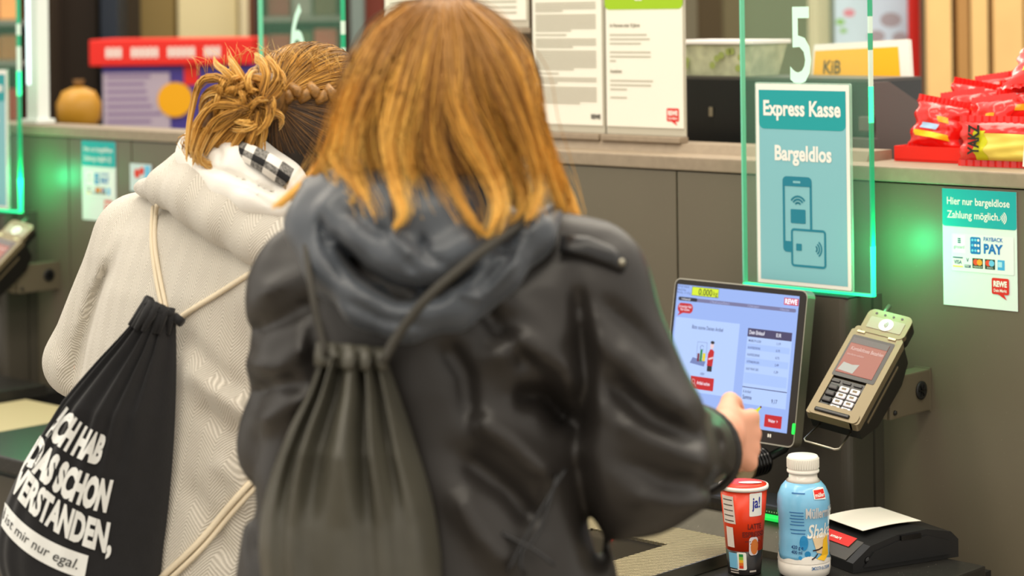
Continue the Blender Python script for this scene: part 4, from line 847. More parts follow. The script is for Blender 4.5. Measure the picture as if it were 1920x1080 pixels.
# ============================================================ SCULPTING TOOLS (signed distance fields -> meshes)
class Field:
    def __init__(s, lo, hi, h):
        s.lo = np.array(lo, float); s.h = h; s.n = np.ceil((np.array(hi)-s.lo)/h).astype(int)+1
        s.d = np.full(s.n, .2, np.float32)
    def sub(s, lo, hi):
        a = np.clip(np.floor((np.array(lo)-s.lo)/s.h).astype(int), 0, s.n-1); b = np.clip(np.ceil((np.array(hi)-s.lo)/s.h).astype(int)+1, 1, s.n)
        sl = tuple(slice(i, j) for i, j in zip(a, b))
        g = np.meshgrid(*[s.lo[k]+s.h*np.arange(a[k], b[k]) for k in range(3)], indexing='ij')
        return sl, np.stack(g, -1).astype(np.float32)
    def mix(s, sl, v, k, op='add'):
        o = s.d[sl]
        if op == 'add':
            hh = np.clip(.5+.5*(o-v)/k, 0, 1); s.d[sl] = o*(1-hh)+v*hh-k*hh*(1-hh)
        else:
            v = -v; hh = np.clip(.5-.5*(o-v)/k, 0, 1); s.d[sl] = o*(1-hh)+v*hh+k*hh*(1-hh)
    def cap(s, a, b, ra, rb=None, k=.03, op='add'):
        rb = ra if rb is None else rb; a = np.array(a, np.float32); b = np.array(b, np.float32); m = max(ra, rb)+k+3*s.h
        sl, p = s.sub(np.minimum(a, b)-m, np.maximum(a, b)+m)
        if 0 in p.shape: return s
        ab = b-a; t = np.clip(((p-a)@ab)/max(1e-9, ab@ab), 0, 1); q = p-a-t[..., None]*ab
        s.mix(sl, np.sqrt((q*q).sum(-1))-(ra+(rb-ra)*t), k, op); return s
    def chain(s, pts, rs, k=.03, op='add'):
        rs = rs if hasattr(rs, '__len__') else [rs]*len(pts)
        for i in range(len(pts)-1): s.cap(pts[i], pts[i+1], rs[i], rs[i+1], k, op)
        return s
    def ell(s, c, r, axes=None, k=.03, op='add'):
        c = np.array(c, np.float32); r = np.array(r, np.float32); m = r.max()+k+3*s.h; sl, p = s.sub(c-m, c+m)
        if 0 in p.shape: return s
        q = p-c
        if axes is not None: q = q@np.array(axes, np.float32).T
        g = np.sqrt(((q/r)**2).sum(-1)); s.mix(sl, (g-1)*r.min(), k, op); return s
    def loft(s, rows, axes, k=.03):
        # rows: (z, centre x, centre y, half width, half depth); axes: (side xy, forward xy)
        rows = sorted(rows); zs = [r[0] for r in rows]
        mw = max(r[3] for r in rows)+.08
        sl, p = s.sub((min(r[1] for r in rows)-mw, min(r[2] for r in rows)-mw, zs[0]-.06), (max(r[1] for r in rows)+mw, max(r[2] for r in rows)+mw, zs[-1]+.06))
        z = np.clip(p[..., 2], zs[0], zs[-1]); f = lambda i: np.interp(z, zs, [r[i] for r in rows]).astype(np.float32)
        dx = p[..., 0]-f(1); dy = p[..., 1]-f(2); a = dx*axes[0][0]+dy*axes[0][1]; b = dx*axes[1][0]+dy*axes[1][1]
        A, B = f(3), f(4); g = (np.abs(a/A)**2.4+np.abs(b/B)**2.4)**(1/2.4); d = (g-1)*np.minimum(A, B)
        oz = np.maximum(zs[0]-p[..., 2], p[..., 2]-zs[-1]); s.mix(sl, np.maximum(d, oz), k); return s
    def sculpt(s, strokes):     # ridges (+) and creases (-) along drawn lines
        g = np.meshgrid(*[s.lo[k]+s.h*np.arange(s.n[k]) for k in range(3)], indexing='ij')
        near = np.abs(s.d) < .05
        x, y, z = (q[near] for q in g); a = x/y*F; b = (H-z)/y*F; v = (b-RL*a)/(1+RL*RL)+CY; u = a+(v-CY)*RL+960
        disp = np.zeros(len(u))
        for pts, w, amp in strokes:
            best = np.full(len(u), 1e9); L = len(pts)-1; along = np.zeros(len(u))
            for i in range(L):
                ax, ay = pts[i]; bx, by = pts[i+1]; ex, ey = bx-ax, by-ay; t = np.clip(((u-ax)*ex+(v-ay)*ey)/(ex*ex+ey*ey), 0, 1)
                dd = (u-ax-t*ex)**2+(v-ay-t*ey)**2; m = dd < best; best[m] = dd[m]; along[m] = (i+t[m])/L
            disp += amp*np.exp(-best/(w*w))*np.clip(np.minimum(along, 1-along)*5+.25, 0, 1)
        s.d[near] -= disp.astype(np.float32); return s
    def noise(s, amp, scale, seed=0, axis=(1, 1, 1)):
        rnd = np.random.RandomState(seed); g = np.meshgrid(*[s.lo[k]+s.h*np.arange(s.n[k]) for k in range(3)], indexing='ij'); near = np.abs(s.d) < .04
        q = np.stack([w[near]*axis[i] for i, w in enumerate(g)], -1); d = np.zeros(len(q))
        for i in range(9):
            kv = rnd.normal(size=3); kv *= scale*(.6+.8*rnd.rand())/np.linalg.norm(kv); d += np.sin(q@kv+rnd.rand()*6.28+1.2*np.sin(q@kv[::-1]*.7))
        s.d[near] -= (amp*d/3).astype(np.float32); return s
    def cut(s, keep):           # keep(p) > 0 stays
        g = np.meshgrid(*[s.lo[k]+s.h*np.arange(s.n[k]) for k in range(3)], indexing='ij'); s.d = np.maximum(s.d, -keep(*g)).astype(np.float32); return s
    def mesh(s, name, m, parent, Minv=None):
        d = s.d; d[0] = d[-1] = .1; d[:, 0] = d[:, -1] = .1; d[:, :, 0] = d[:, :, -1] = .1
        ins = d < 0; c = np.zeros([k-1 for k in d.shape], int)
        for i in (0, 1):
            for j in (0, 1):
                for k in (0, 1): c += ins[i:d.shape[0]-1+i, j:d.shape[1]-1+j, k:d.shape[2]-1+k]
        act = (c > 0) & (c < 8); idx = np.argwhere(act); num = np.full(act.shape, -1); num[act] = np.arange(len(idx))
        acc = np.zeros((len(idx), 3)); cnt = np.zeros(len(idx)); cn = [(i, j, k) for i in (0, 1) for j in (0, 1) for k in (0, 1)]
        vals = {q: d[idx[:, 0]+q[0], idx[:, 1]+q[1], idx[:, 2]+q[2]] for q in cn}
        for q in cn:
            for ax in range(3):
                if q[ax]: continue
                e = list(q); e[ax] = 1; v0, v1 = vals[q], vals[tuple(e)]; m_ = (v0 < 0) != (v1 < 0); t = np.where(m_, v0/np.where(m_, v0-v1, 1), 0)
                pt = np.array(q, float)[None]+np.zeros((len(idx), 1)); pt[:, ax] = t; acc[m_] += pt[m_]; cnt[m_] += 1
        V = s.lo+s.h*(idx+acc/cnt[:, None])
        Q = []
        for ax in range(3):
            o1, o2 = (ax+1) % 3, (ax+2) % 3
            sa = [slice(0, -1) if k == ax else slice(1, -1) for k in range(3)]; sb = [slice(1, None) if k == ax else slice(1, -1) for k in range(3)]
            A_, B_ = ins[tuple(sa)], ins[tuple(sb)]
            for flip, mk in ((0, A_ & ~B_), (1, ~A_ & B_)):
                e = np.argwhere(mk)
                if not len(e): continue
                e = e+np.array([0 if k == ax else 1 for k in range(3)])
                def cell(d1, d2):
                    q = e.copy(); q[:, o1] -= d1; q[:, o2] -= d2; return num[q[:, 0], q[:, 1], q[:, 2]]
                f4 = np.stack([cell(1, 1), cell(0, 1), cell(0, 0), cell(1, 0)], -1); Q.append(f4[:, ::-1] if flip else f4)
        Fq = np.concatenate(Q)
        # light relaxation
        nb = np.zeros_like(V); ct_ = np.zeros(len(V))
        for _ in range(1):
            nb[:] = 0; ct_[:] = 0
            for i in range(4):
                np.add.at(nb, Fq[:, i], V[Fq[:, (i+1) % 4]]+V[Fq[:, (i-1) % 4]]); np.add.at(ct_, Fq[:, i], 2)
            V = V*.45+.55*nb/np.maximum(ct_, 1)[:, None]
        return bigmesh(name, V, Fq, m, parent)
def bigmesh(name, V, Fq, m, parent=None, smooth=True, attrs=None):
    me = bpy.data.meshes.new(name); k = Fq.shape[1]
    me.vertices.add(len(V)); me.vertices.foreach_set('co', np.asarray(V, np.float32).ravel()); me.loops.add(Fq.size); me.loops.foreach_set('vertex_index', Fq.ravel().astype(np.int32))
    me.polygons.add(len(Fq)); me.polygons.foreach_set('loop_start', np.arange(0, Fq.size, k, dtype=np.int32))
    try: me.polygons.foreach_set('loop_total', np.full(len(Fq), k, np.int32))
    except Exception: pass
    me.polygons.foreach_set('use_smooth', np.full(len(Fq), smooth)); me.update(calc_edges=True); me.validate()
    for nm, arr in (attrs or {}).items():
        at = me.attributes.new(nm, 'FLOAT', 'POINT'); at.data.foreach_set('value', np.asarray(arr, np.float32))
    if m: me.materials.append(m)
    o = bpy.data.objects.new(name, me); COL.objects.link(o)
    if parent:
        o.parent = parent; o.matrix_parent_inverse = parent.matrix_world.inverted()
    return o
def strands(name, curves, r, m, parent, rnd, taper=.35, sides=3):
    # curves: (n, k, 3) array of strand points; r: root radius per strand
    C = np.asarray(curves, float); n, k, _ = C.shape
    T = np.gradient(C, axis=1); T /= np.linalg.norm(T, axis=2, keepdims=True)+1e-9
    up = np.cross(T, np.array([.31, .2, .93])); up /= np.linalg.norm(up, axis=2, keepdims=True)+1e-9; sd = np.cross(T, up)
    t = np.linspace(0, 1, k); rad = np.asarray(r).reshape(-1, 1)*(1-(1-taper)*t[None]**2)
    vs = []
    for q in range(sides):
        a = 2*math.pi*q/sides; vs.append(C+(up*math.cos(a)+sd*math.sin(a))*rad[..., None])
    V = np.stack(vs, 2).reshape(-1, 3)
    base = (np.arange(n)[:, None, None]*k+np.arange(k-1)[None, :, None])*sides+np.arange(sides)[None, None]
    nx = (np.arange(n)[:, None, None]*k+np.arange(k-1)[None, :, None])*sides+(np.arange(sides)+1)[None, None] % sides
    Fq = np.stack([base, nx, nx+sides, base+sides], -1).reshape(-1, 4)
    tt = np.repeat(np.tile(t, n), sides); rr = np.repeat(rnd, k*sides)
    o = bigmesh(name, V, Fq, m, parent, True, {'along': tt, 'tone': rr}); o['kind'] = 'stuff'; return o
def resample(pts, k):
    pts = np.asarray(pts, float); s = np.r_[0, np.cumsum(np.linalg.norm(np.diff(pts, axis=0), axis=1))]; s /= s[-1]
    # smooth Catmull-Rom through the points
    n = len(pts); out = []
    for u in np.linspace(0, 1, k):
        i = min(max(np.searchsorted(s, u)-1, 0), n-2); t = (u-s[i])/(s[i+1]-s[i]+1e-12)
        p0, p1, p2, p3 = pts[max(i-1, 0)], pts[i], pts[i+1], pts[min(i+2, n-1)]
        out.append(.5*((2*p1)+(-p0+p2)*t+(2*p0-5*p1+4*p2-p3)*t*t+(-p0+3*p1-3*p2+p3)*t**3))
    return np.array(out)
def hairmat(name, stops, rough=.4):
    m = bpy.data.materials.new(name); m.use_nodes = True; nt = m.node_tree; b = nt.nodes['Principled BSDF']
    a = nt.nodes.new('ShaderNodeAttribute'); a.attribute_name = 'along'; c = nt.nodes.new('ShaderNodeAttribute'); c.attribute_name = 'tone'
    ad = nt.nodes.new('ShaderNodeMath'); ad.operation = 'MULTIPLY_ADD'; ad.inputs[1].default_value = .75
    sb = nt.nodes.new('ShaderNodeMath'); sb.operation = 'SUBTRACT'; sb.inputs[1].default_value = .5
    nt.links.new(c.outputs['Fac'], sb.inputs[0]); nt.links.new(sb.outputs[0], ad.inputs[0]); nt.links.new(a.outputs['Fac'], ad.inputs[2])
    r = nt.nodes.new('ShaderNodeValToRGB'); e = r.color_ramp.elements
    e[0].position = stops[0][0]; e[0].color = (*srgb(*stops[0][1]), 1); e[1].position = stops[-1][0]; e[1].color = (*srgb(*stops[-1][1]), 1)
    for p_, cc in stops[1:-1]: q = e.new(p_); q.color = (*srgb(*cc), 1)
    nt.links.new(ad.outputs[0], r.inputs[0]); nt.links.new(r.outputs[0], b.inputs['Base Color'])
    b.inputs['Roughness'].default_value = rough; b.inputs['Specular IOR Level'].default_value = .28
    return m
m_skin = mat('skin', srgb(226, 164, 136), .5, noise=.04, nscale=20)
m_skin.node_tree.nodes['Principled BSDF'].inputs['Subsurface Weight'].default_value = .12
m_skin.node_tree.nodes['Principled BSDF'].inputs['Subsurface Radius'].default_value = (.01, .004, .002)

def human_body(person, J, f, hf, extra=None, h=.008):
    """one continuous skin surface: J joints in world space, f body facing, hf head facing"""
    pts = np.array(list(J.values())); fl = Field(np.minimum(pts.min(0)-.2, [1e9, 1e9, -.0]), pts.max(0)+.2, h)
    hd, nk, ch, pv = J['head'], J['neck'], J['chest'], J['pelvis']; up = (hd-nk)/np.linalg.norm(hd-nk)
    hf = hf-up*(hf@up)*.5; hf = hf/np.linalg.norm(hf); sd = np.cross(hf, up); sd /= np.linalg.norm(sd); u2 = np.cross(sd, hf)
    fl.ell(hd+u2*.02, (.072, .09, .095), (sd, hf, u2), .02); fl.ell(hd-u2*.045+hf*.022, (.056, .068, .07), (sd, hf, u2), .03)
    fl.cap(hd+hf*.082-u2*.005, hd+hf*.105-u2*.04, .007, .013, .012)                      # nose
    for s in (-1, 1):
        fl.ell(hd+hf*.092+sd*.032*s, (.017, .014, .010), (sd, hf, u2), .012, 'sub')        # eye sockets
        fl.ell(hd+hf*.078+sd*.032*s, (.011, .011, .011), None, .004)                       # eyeballs
        fl.ell(hd+sd*.074*s-hf*.005-u2*.015, (.008, .020, .030), (sd, hf, u2), .008)       # ears
    fl.cap(hd+hf*.088-u2*.068-sd*.018, hd+hf*.088-u2*.068+sd*.018, .007, .007, .008)       # lips
    fl.cap(hd+hf*.097-u2*.068-sd*.018, hd+hf*.097-u2*.068+sd*.018, .002, .002, .004, 'sub')
    fl.cap(hd-up*.05-hf*.015, nk, .048, .052, .04)
    sdb = np.array([f[1], -f[0], 0.])
    fl.cap(nk-up*.02, ch, .06, .10, .06); fl.cap(ch+sdb*.06, pv+sdb*.05, .085, .10, .05); fl.cap(ch-sdb*.06, pv-sdb*.05, .085, .10, .05)
    for s in ('l', 'r'):
        fl.cap(nk-up*.04, J['sh_'+s], .045, .052, .04); fl.cap(J['sh_'+s], J['el_'+s], .048, .038, .03); fl.cap(J['el_'+s], J['wr_'+s], .037, .025, .02)
        fl.cap(pv, J['hip_'+s], .09, .085, .04); fl.cap(J['hip_'+s], J['kn_'+s], .078, .052, .03); fl.cap(J['kn_'+s], J['an_'+s], .05, .034, .03)
        fl.cap(J['an_'+s], J['an_'+s]+f*.12+np.array([0, 0, -.045]), .032, .026, .02)
    J['axes'] = (sd, hf, u2); return fl.mesh('body', m_skin, person)
def hand_mesh(wr, fd, nb, side, curl, h=.0026, thumb_up=1, scale=1.0):
    """palm, four fingers and thumb; fd finger direction, nb back-of-hand normal"""
    fd = fd/np.linalg.norm(fd); nb = nb-fd*(nb@fd); nb /= np.linalg.norm(nb); ac = np.cross(nb, fd)*thumb_up
    fl = Field(wr-.02-np.array([.11]*3), wr+fd*.1+np.array([.13]*3), h); q = lambda a, b, c: wr+scale*(fd*a+ac*b+nb*c)
    fl.cap(q(-.035, 0, 0), q(.008, 0, 0), .024*scale, .024*scale, .01)
    for b, L in ((.027, .078), (.009, .084), (-.009, .080), (-.026, .072)): fl.cap(q(.0, b*.55, 0), q(L, b*1.12, .002), .0135*scale, .0115*scale, .012)
    for i, (b, L, r) in enumerate(((.030, .82, .0092), (.0105, .93, .0094), (-.0095, .88, .009), (-.029, .7, .0082))):
        p = q((.078, .084, .080, .072)[i], b, .002); a = curl[0]; d = fd*math.cos(a)-nb*math.sin(a); prev = p
        for seg, (ln, da, rr) in enumerate(((.043, curl[1], 1), (.027, curl[2], .92), (.021, 0, .82))):
            nx = prev+d*ln*L*scale; fl.cap(prev, nx, r*rr*scale, r*rr*.92*scale, .005); prev = nx; a += da; d = fd*math.cos(a)-nb*math.sin(a)
    p0 = q(.018, .026, -.006); p1 = q(.048, .048, -.014); p2 = q(.078, .050, -.022); p3 = q(.100, .046, -.026)
    fl.cap(p0, p1, .015*scale, .0115*scale, .01); fl.cap(p1, p2, .011*scale, .0098*scale, .006); fl.cap(p2, p3, .0096*scale, .008*scale, .006)
    return fl
def join_into(body, other):
    a, b = body.data, other.data; Mb = body.matrix_world.inverted() if False else Matrix()
    va = np.empty(len(a.vertices)*3, np.float32); a.vertices.foreach_get('co', va); vb = np.empty(len(b.vertices)*3, np.float32); b.vertices.foreach_get('co', vb)
    fa_ = np.empty(len(a.loops), np.int32); a.loops.foreach_get('vertex_index', fa_); fb_ = np.empty(len(b.loops), np.int32); b.loops.foreach_get('vertex_index', fb_)
    V = np.r_[va.reshape(-1, 3), vb.reshape(-1, 3)]; Fq = np.r_[fa_.reshape(-1, 4), fb_.reshape(-1, 4)+len(a.vertices)]
    par = body.parent; bpy.data.objects.remove(other); bpy.data.objects.remove(body)
    return bigmesh('body', V, Fq, m_skin, par)
def trousers(person, J, m, shoe, f):
    pts = np.array([J[k] for k in ('hip_l', 'hip_r', 'kn_l', 'kn_r', 'an_l', 'an_r', 'pelvis')]); fl = Field(pts.min(0)-[.2, .2, .06], pts.max(0)+[.2, .2, .12], .010)
    fl.cap(J['pelvis']+[0, 0, .03], J['pelvis']-[0, 0, .05], .125, .13, .05)
    for s in ('l', 'r'): fl.cap(J['hip_'+s], J['kn_'+s], .10, .074, .03); fl.cap(J['kn_'+s], J['an_'+s]+[0, 0, .0], .074, .06, .03)
    fl.cut(lambda x, y, z: z-.07); fl.mesh('trousers', m, person)
    for s in ('l', 'r'):
        a = J['an_'+s]; g = Field(a-.2, a+.3, .008); g.cap([a[0], a[1], .05], [a[0]+f[0]*.13, a[1]+f[1]*.13, .035], .046, .038, .03); g.cap(a+[0, 0, .03], [a[0], a[1], .04], .048, .048, .02); g.cut(lambda x, y, z: z-.001); g.mesh('shoe', shoe, person)
# ============================================================ PERSON IN BLACK JACKET (nearer)
ZB = 2.40
fB = np.array([math.sin(math.radians(14)), math.cos(math.radians(14)), 0.]); rB = np.array([fB[1], -fB[0], 0.])
base = P(800, 1080, ZB); person = thing('person', 'person with long fair hair in a black hooded jacket reaching to the checkout', 'person', Matrix.Translation((base[0], base[1], 0)), 'customers')
bpy.context.view_layer.update()
J = dict(head=P(826, 208, 2.405), neck=P(810, 425, 2.40), chest=P(800, 640, 2.41), pelvis=P(797, 1130, 2.42),
         sh_l=P(590, 535, 2.44), sh_r=P(1060, 545, 2.37), el_l=P(560, 830, 2.52), el_r=P(1200, 862, 2.38), wr_l=P(620, 900, 2.68), wr_r=P(1352, 815, 2.73))
for s, k in (('l', -1), ('r', 1)):
    hp = J['pelvis']+rB*.085*k-np.array([0, 0, .06]); J['hip_'+s] = hp; J['kn_'+s] = np.array([hp[0], hp[1], .47])+fB*.01; J['an_'+s] = np.array([hp[0], hp[1], .085])-fB*.01
body = human_body(person, J, fB, fB+np.array([.1, 0, -.15]))
hfd = np.array([.50, .80, -.28]); hnb = np.array([.80, -.50, .12])
hnd = hand_mesh(J['wr_r']+np.array([.004, .004, .0]), hfd, hnb, 1, (.5, .6, .5), thumb_up=1)
body = join_into(body, hnd.mesh('hand', m_skin, person))
hl = hand_mesh(J['wr_l'], np.array([.5, .85, .0]), np.array([-.2, .1, 1.]), 1, (.3, .4, .4), thumb_up=1, h=.0034)
body = join_into(body, hl.mesh('hand', m_skin, person))
m_jeans = mat('trouser_cloth', srgb(36, 40, 52), .8, noise=.2, nscale=60); m_shoe = mat('shoe_black', srgb(24, 22, 22), .5, noise=.1)
trousers(person, J, m_jeans, m_shoe, fB)
m_jack = mat('jacket_cloth', srgb(39, 36, 34), .42, noise=.12, nscale=9, bump=.25, bscale=14, spec=.5)
jb = Field((-.42, 2.05, .78), (.46, 2.85, 1.47), .0055)
rows = []
for py, c, hw, dp in ((452, 800, 150, .085), (480, 800, 225, .10), (520, 800, 285, .115), (600, 795, 312, .125), (700, 790, 305, .13), (800, 790, 305, .13), (900, 790, 318, .135), (1000, 793, 338, .14), (1080, 795, 352, .145), (1340, 797, 372, .155)):
    w = P(c, py, ZB); rows.append((w[2], w[0], w[1], hw/F*ZB/.985, dp))
jb.loft(rows, (rB[:2], fB[:2]), .03)
jb.cap(P(740, 440, 2.42), P(590, 535, 2.44), .05, .068, .05); jb.cap(P(880, 440, 2.38), P(1085, 535, 2.37), .05, .075, .05)
jb.cap(P(1095, 550, 2.37), P(1195, 850, 2.36), .073, .082, .03); jb.cap(P(1195, 850, 2.36), P(1290, 848, 2.64), .083, .060, .03)
jb.cap(J['sh_l'], J['el_l'], .066, .068, .03); jb.cap(J['el_l'], J['wr_l']-.02, .066, .048, .03)
jb.cap(P(806, 440, 2.39), P(806, 400, 2.39), .085, .07, .03)
wr = J['wr_r']; dv = (wr-J['el_r'])/np.linalg.norm(wr-J['el_r']); ce = P(1300, 846, 2.66)+dv*.015
jb.cut(lambda x, y, z: -((x-ce[0])*dv[0]+(y-ce[1])*dv[1]+(z-ce[2])*dv[2]) if False else np.where((x-ce[0])*dv[0]+(y-ce[1])*dv[1]+(z-ce[2])*dv[2] > 0, np.where((x > .1) & (y > 2.5), -((x-ce[0])*dv[0]+(y-ce[1])*dv[1]+(z-ce[2])*dv[2]), 1), 1))
jb.cap(ce-dv*.03, ce+dv*.05, .046, .046, .006, 'sub')
jb.noise(.0022, 26, 2)
jb.sculpt([(p_, w_, a_*1.4) for p_, w_, a_ in [
    ([(1078, 520), (1092, 620), (1098, 740), (1082, 850)], 20, -.014), ([(1110, 560), (1130, 680), (1120, 800)], 30, .006),
    ([(905, 680), (980, 640), (1060, 690), (1085, 740)], 26, .012), ([(960, 740), (1020, 745), (1075, 800)], 24, -.014), ([(880, 780), (960, 830), (1040, 900)], 26, .011), ([(860, 850), (950, 920), (1010, 990)], 24, -.012),
    ([(850, 920), (900, 1000), (960, 1070)], 26, .010), ([(830, 640), (870, 700), (880, 800)], 22, -.010), ([(920, 540), (1000, 590), (1060, 660)], 24, .006), ([(890, 560), (950, 640), (1000, 690)], 18, -.008),
    ([(1080, 850), (1100, 950), (1120, 1080)], 22, -.010), ([(1150, 640), (1230, 720), (1300, 780)], 24, .010), ([(1130, 700), (1220, 790), (1330, 830)], 22, -.010), ([(1150, 780), (1240, 830), (1340, 880)], 22, .008), ([(1160, 860), (1250, 900), (1350, 910)], 20, -.008), ([(1180, 930), (1270, 950), (1350, 940)], 18, .006),
    ([(1120, 560), (1190, 620), (1250, 690)], 18, -.007), ([(1110, 620), (1180, 700), (1240, 760)], 16, .005), ([(1320, 770), (1345, 830), (1350, 920)], 14, -.006),
    ([(480, 560), (540, 520), (590, 500)], 18, .007), ([(470, 620), (530, 600), (600, 560)], 18, -.008), ([(450, 680), (520, 690), (580, 640)], 18, .006), ([(470, 740), (520, 720), (570, 720)], 16, -.007), ([(480, 800), (540, 760), (600, 740)], 18, .007), ([(590, 560), (600, 700), (560, 860), (520, 1000)], 22, -.010),
    ([(455, 900), (480, 960), (490, 1060)], 18, -.006), ([(720, 470), (780, 560), (800, 650)], 30, .004)]])
jk = jb.mesh('jacket', m_jack, person)
# cuff
MB().tube([tuple(ce-dv*.006+.055*(math.cos(a)*np.array([0, 0, 1])*.98+math.sin(a)*np.cross(dv, [0, 0, 1]))) for a in np.linspace(0, 2*math.pi, 28, endpoint=False)], .006, 8, True).build('cuff', m_jack, person, person.matrix_world.inverted())
# hood: draped rolls of cloth round the neck
m_hood = mat('hood_lining', srgb(62, 67, 74), .38, noise=.25, nscale=12, bump=.3, bscale=16, sheen=.1)
hb = Field((-.28, 2.12, 1.2), (.12, 2.55, 1.47), .0042)
U = lambda pts, dz=0: [P(a, b, c+dz) for a, b, c in pts]
hb.chain(U([(588, 350, 2.40), (592, 430, 2.335), (622, 500, 2.285), (690, 565, 2.255), (770, 590, 2.245), (850, 572, 2.25), (930, 510, 2.265), (1000, 440, 2.30), (1035, 405, 2.36)]), [.014, .020, .024, .026, .027, .026, .024, .020, .014], .016)
hb.chain(U([(620, 340, 2.38), (640, 405, 2.31), (690, 450, 2.27), (750, 492, 2.25), (810, 500, 2.25), (860, 470, 2.26), (900, 430, 2.29), (930, 390, 2.34)]), [.016, .024, .026, .026, .026, .024, .020, .014], .016)
hb.chain(U([(690, 350, 2.33), (740, 400, 2.29), (800, 420, 2.285), (860, 400, 2.30), (900, 360, 2.33)]), [.03, .036, .036, .034, .03], .02)
hb.cap(P(800, 440, 2.33), P(800, 540, 2.31), .07, .05, .03)
hb.chain(U([(590, 420, 2.36), (640, 500, 2.32), (720, 545, 2.30), (800, 555, 2.295), (880, 530, 2.30), (960, 460, 2.33)]), .03, .03)
hb.noise(.0016, 60, 5)
hb.sculpt([([(628, 455), (680, 512), (750, 548), (820, 545), (890, 500)], 16, -.030), ([(600, 400), (612, 470), (650, 530)], 9, -.008), ([(650, 380), (700, 430), (740, 440)], 10, -.007), ([(790, 440), (800, 480), (840, 500)], 9, -.008), ([(720, 380), (735, 440), (780, 490)], 9, .008), ([(690, 535), (740, 560), (790, 566)], 8, -.010), ([(930, 470), (960, 480), (900, 540)], 9, -.009), ([(960, 440), (1000, 430), (940, 520)], 7, .006), ([(830, 540), (900, 560), (980, 480)], 7, .006), ([(640, 560), (720, 600), (800, 612)], 9, -.006), ([(760, 505), (790, 540), (780, 590)], 8, .007)])
hb.mesh('hood', m_hood, person)
# shoulder tab with snap, draw cords
MB().tube([tuple(P(a, b, c)) for a, b, c in ((1050, 455, 2.30), (1100, 462, 2.30), (1140, 478, 2.305), (1172, 500, 2.31))], [.012, .014, .014, .010], 8, flat=.45).build('shoulder_tab', mat('tab_black', srgb(26, 26, 28), .35), person, person.matrix_world.inverted())
MB().lathe([(0, 0), (.004, 0), (.0035, .003), (0, .0035)], 14, tuple(P(1166, 492, 2.29)), 'y').build('snap_button', m_steel, person, person.matrix_world.inverted())
for pts in ([(1060, 880), (1000, 980), (950, 1075)], [(1045, 890), (1010, 1000), (975, 1040), (985, 1080)], [(940, 1000), (1000, 1030), (1040, 1060)]):
    o = MB().tube([tuple(q) for q in resample([P(a, b, 2.275-.0002*(b-880)) for a, b in pts], 9)], .0022, 6).build('draw_cord', mat('tab_black', srgb(26, 26, 28), .35), person, person.matrix_world.inverted())
# ---- hair
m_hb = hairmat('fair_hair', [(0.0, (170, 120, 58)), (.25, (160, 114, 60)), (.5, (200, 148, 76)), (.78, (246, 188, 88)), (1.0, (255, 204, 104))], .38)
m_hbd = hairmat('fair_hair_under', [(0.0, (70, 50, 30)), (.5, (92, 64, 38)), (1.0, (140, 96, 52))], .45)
HC = J['head']
def zs(px, py, lift=0.0):
    dx = (px-826)/215.0; dy = min(0, (py-200)/205.0); q = max(0.0, 1-.85*dx*dx-.93*dy*dy); z = HC[1]-(.128+lift)*math.sqrt(q)
    if py > 330: z -= .028*min(1, (py-330)/90)*(1 if abs(dx) < 1 else .4)
    return z
G = [[(770, 14), (712, 60), (664, 150), (632, 240), (596, 318), (545, 362), (512, 388)], [(778, 12), (715, 64), (672, 150), (642, 240), (628, 300), (655, 332), (676, 358), (652, 380)], [(790, 10), (735, 70), (692, 160), (660, 250), (662, 330), (690, 380), (700, 405)], [(800, 8), (752, 78), (716, 170), (694, 260), (706, 340), (738, 392), (742, 432)],
     [(812, 6), (778, 84), (748, 180), (728, 270), (742, 350), (756, 400), (740, 428)], [(820, 6), (796, 90), (776, 180), (762, 260), (772, 330), (790, 395)], [(832, 6), (822, 90), (808, 190), (812, 265), (842, 340), (880, 405), (908, 440)], [(842, 6), (850, 90), (858, 180), (890, 262), (925, 335), (934, 395), (912, 443)],
     [(852, 6), (874, 84), (896, 180), (940, 262), (970, 335), (984, 392), (958, 432)], [(862, 6), (902, 70), (942, 150), (978, 232), (1000, 300), (1010, 360), (990, 410)], [(872, 6), (930, 60), (976, 140), (1000, 230), (1022, 300), (1052, 380), (1072, 440)], [(880, 8), (945, 62), (992, 136), (1004, 225), (1036, 300), (1074, 380), (1094, 446)]]
KS = 22
GR = np.array([resample(np.array([[a, b, 0] for a, b in g]), KS)[:, :2] for g in G])
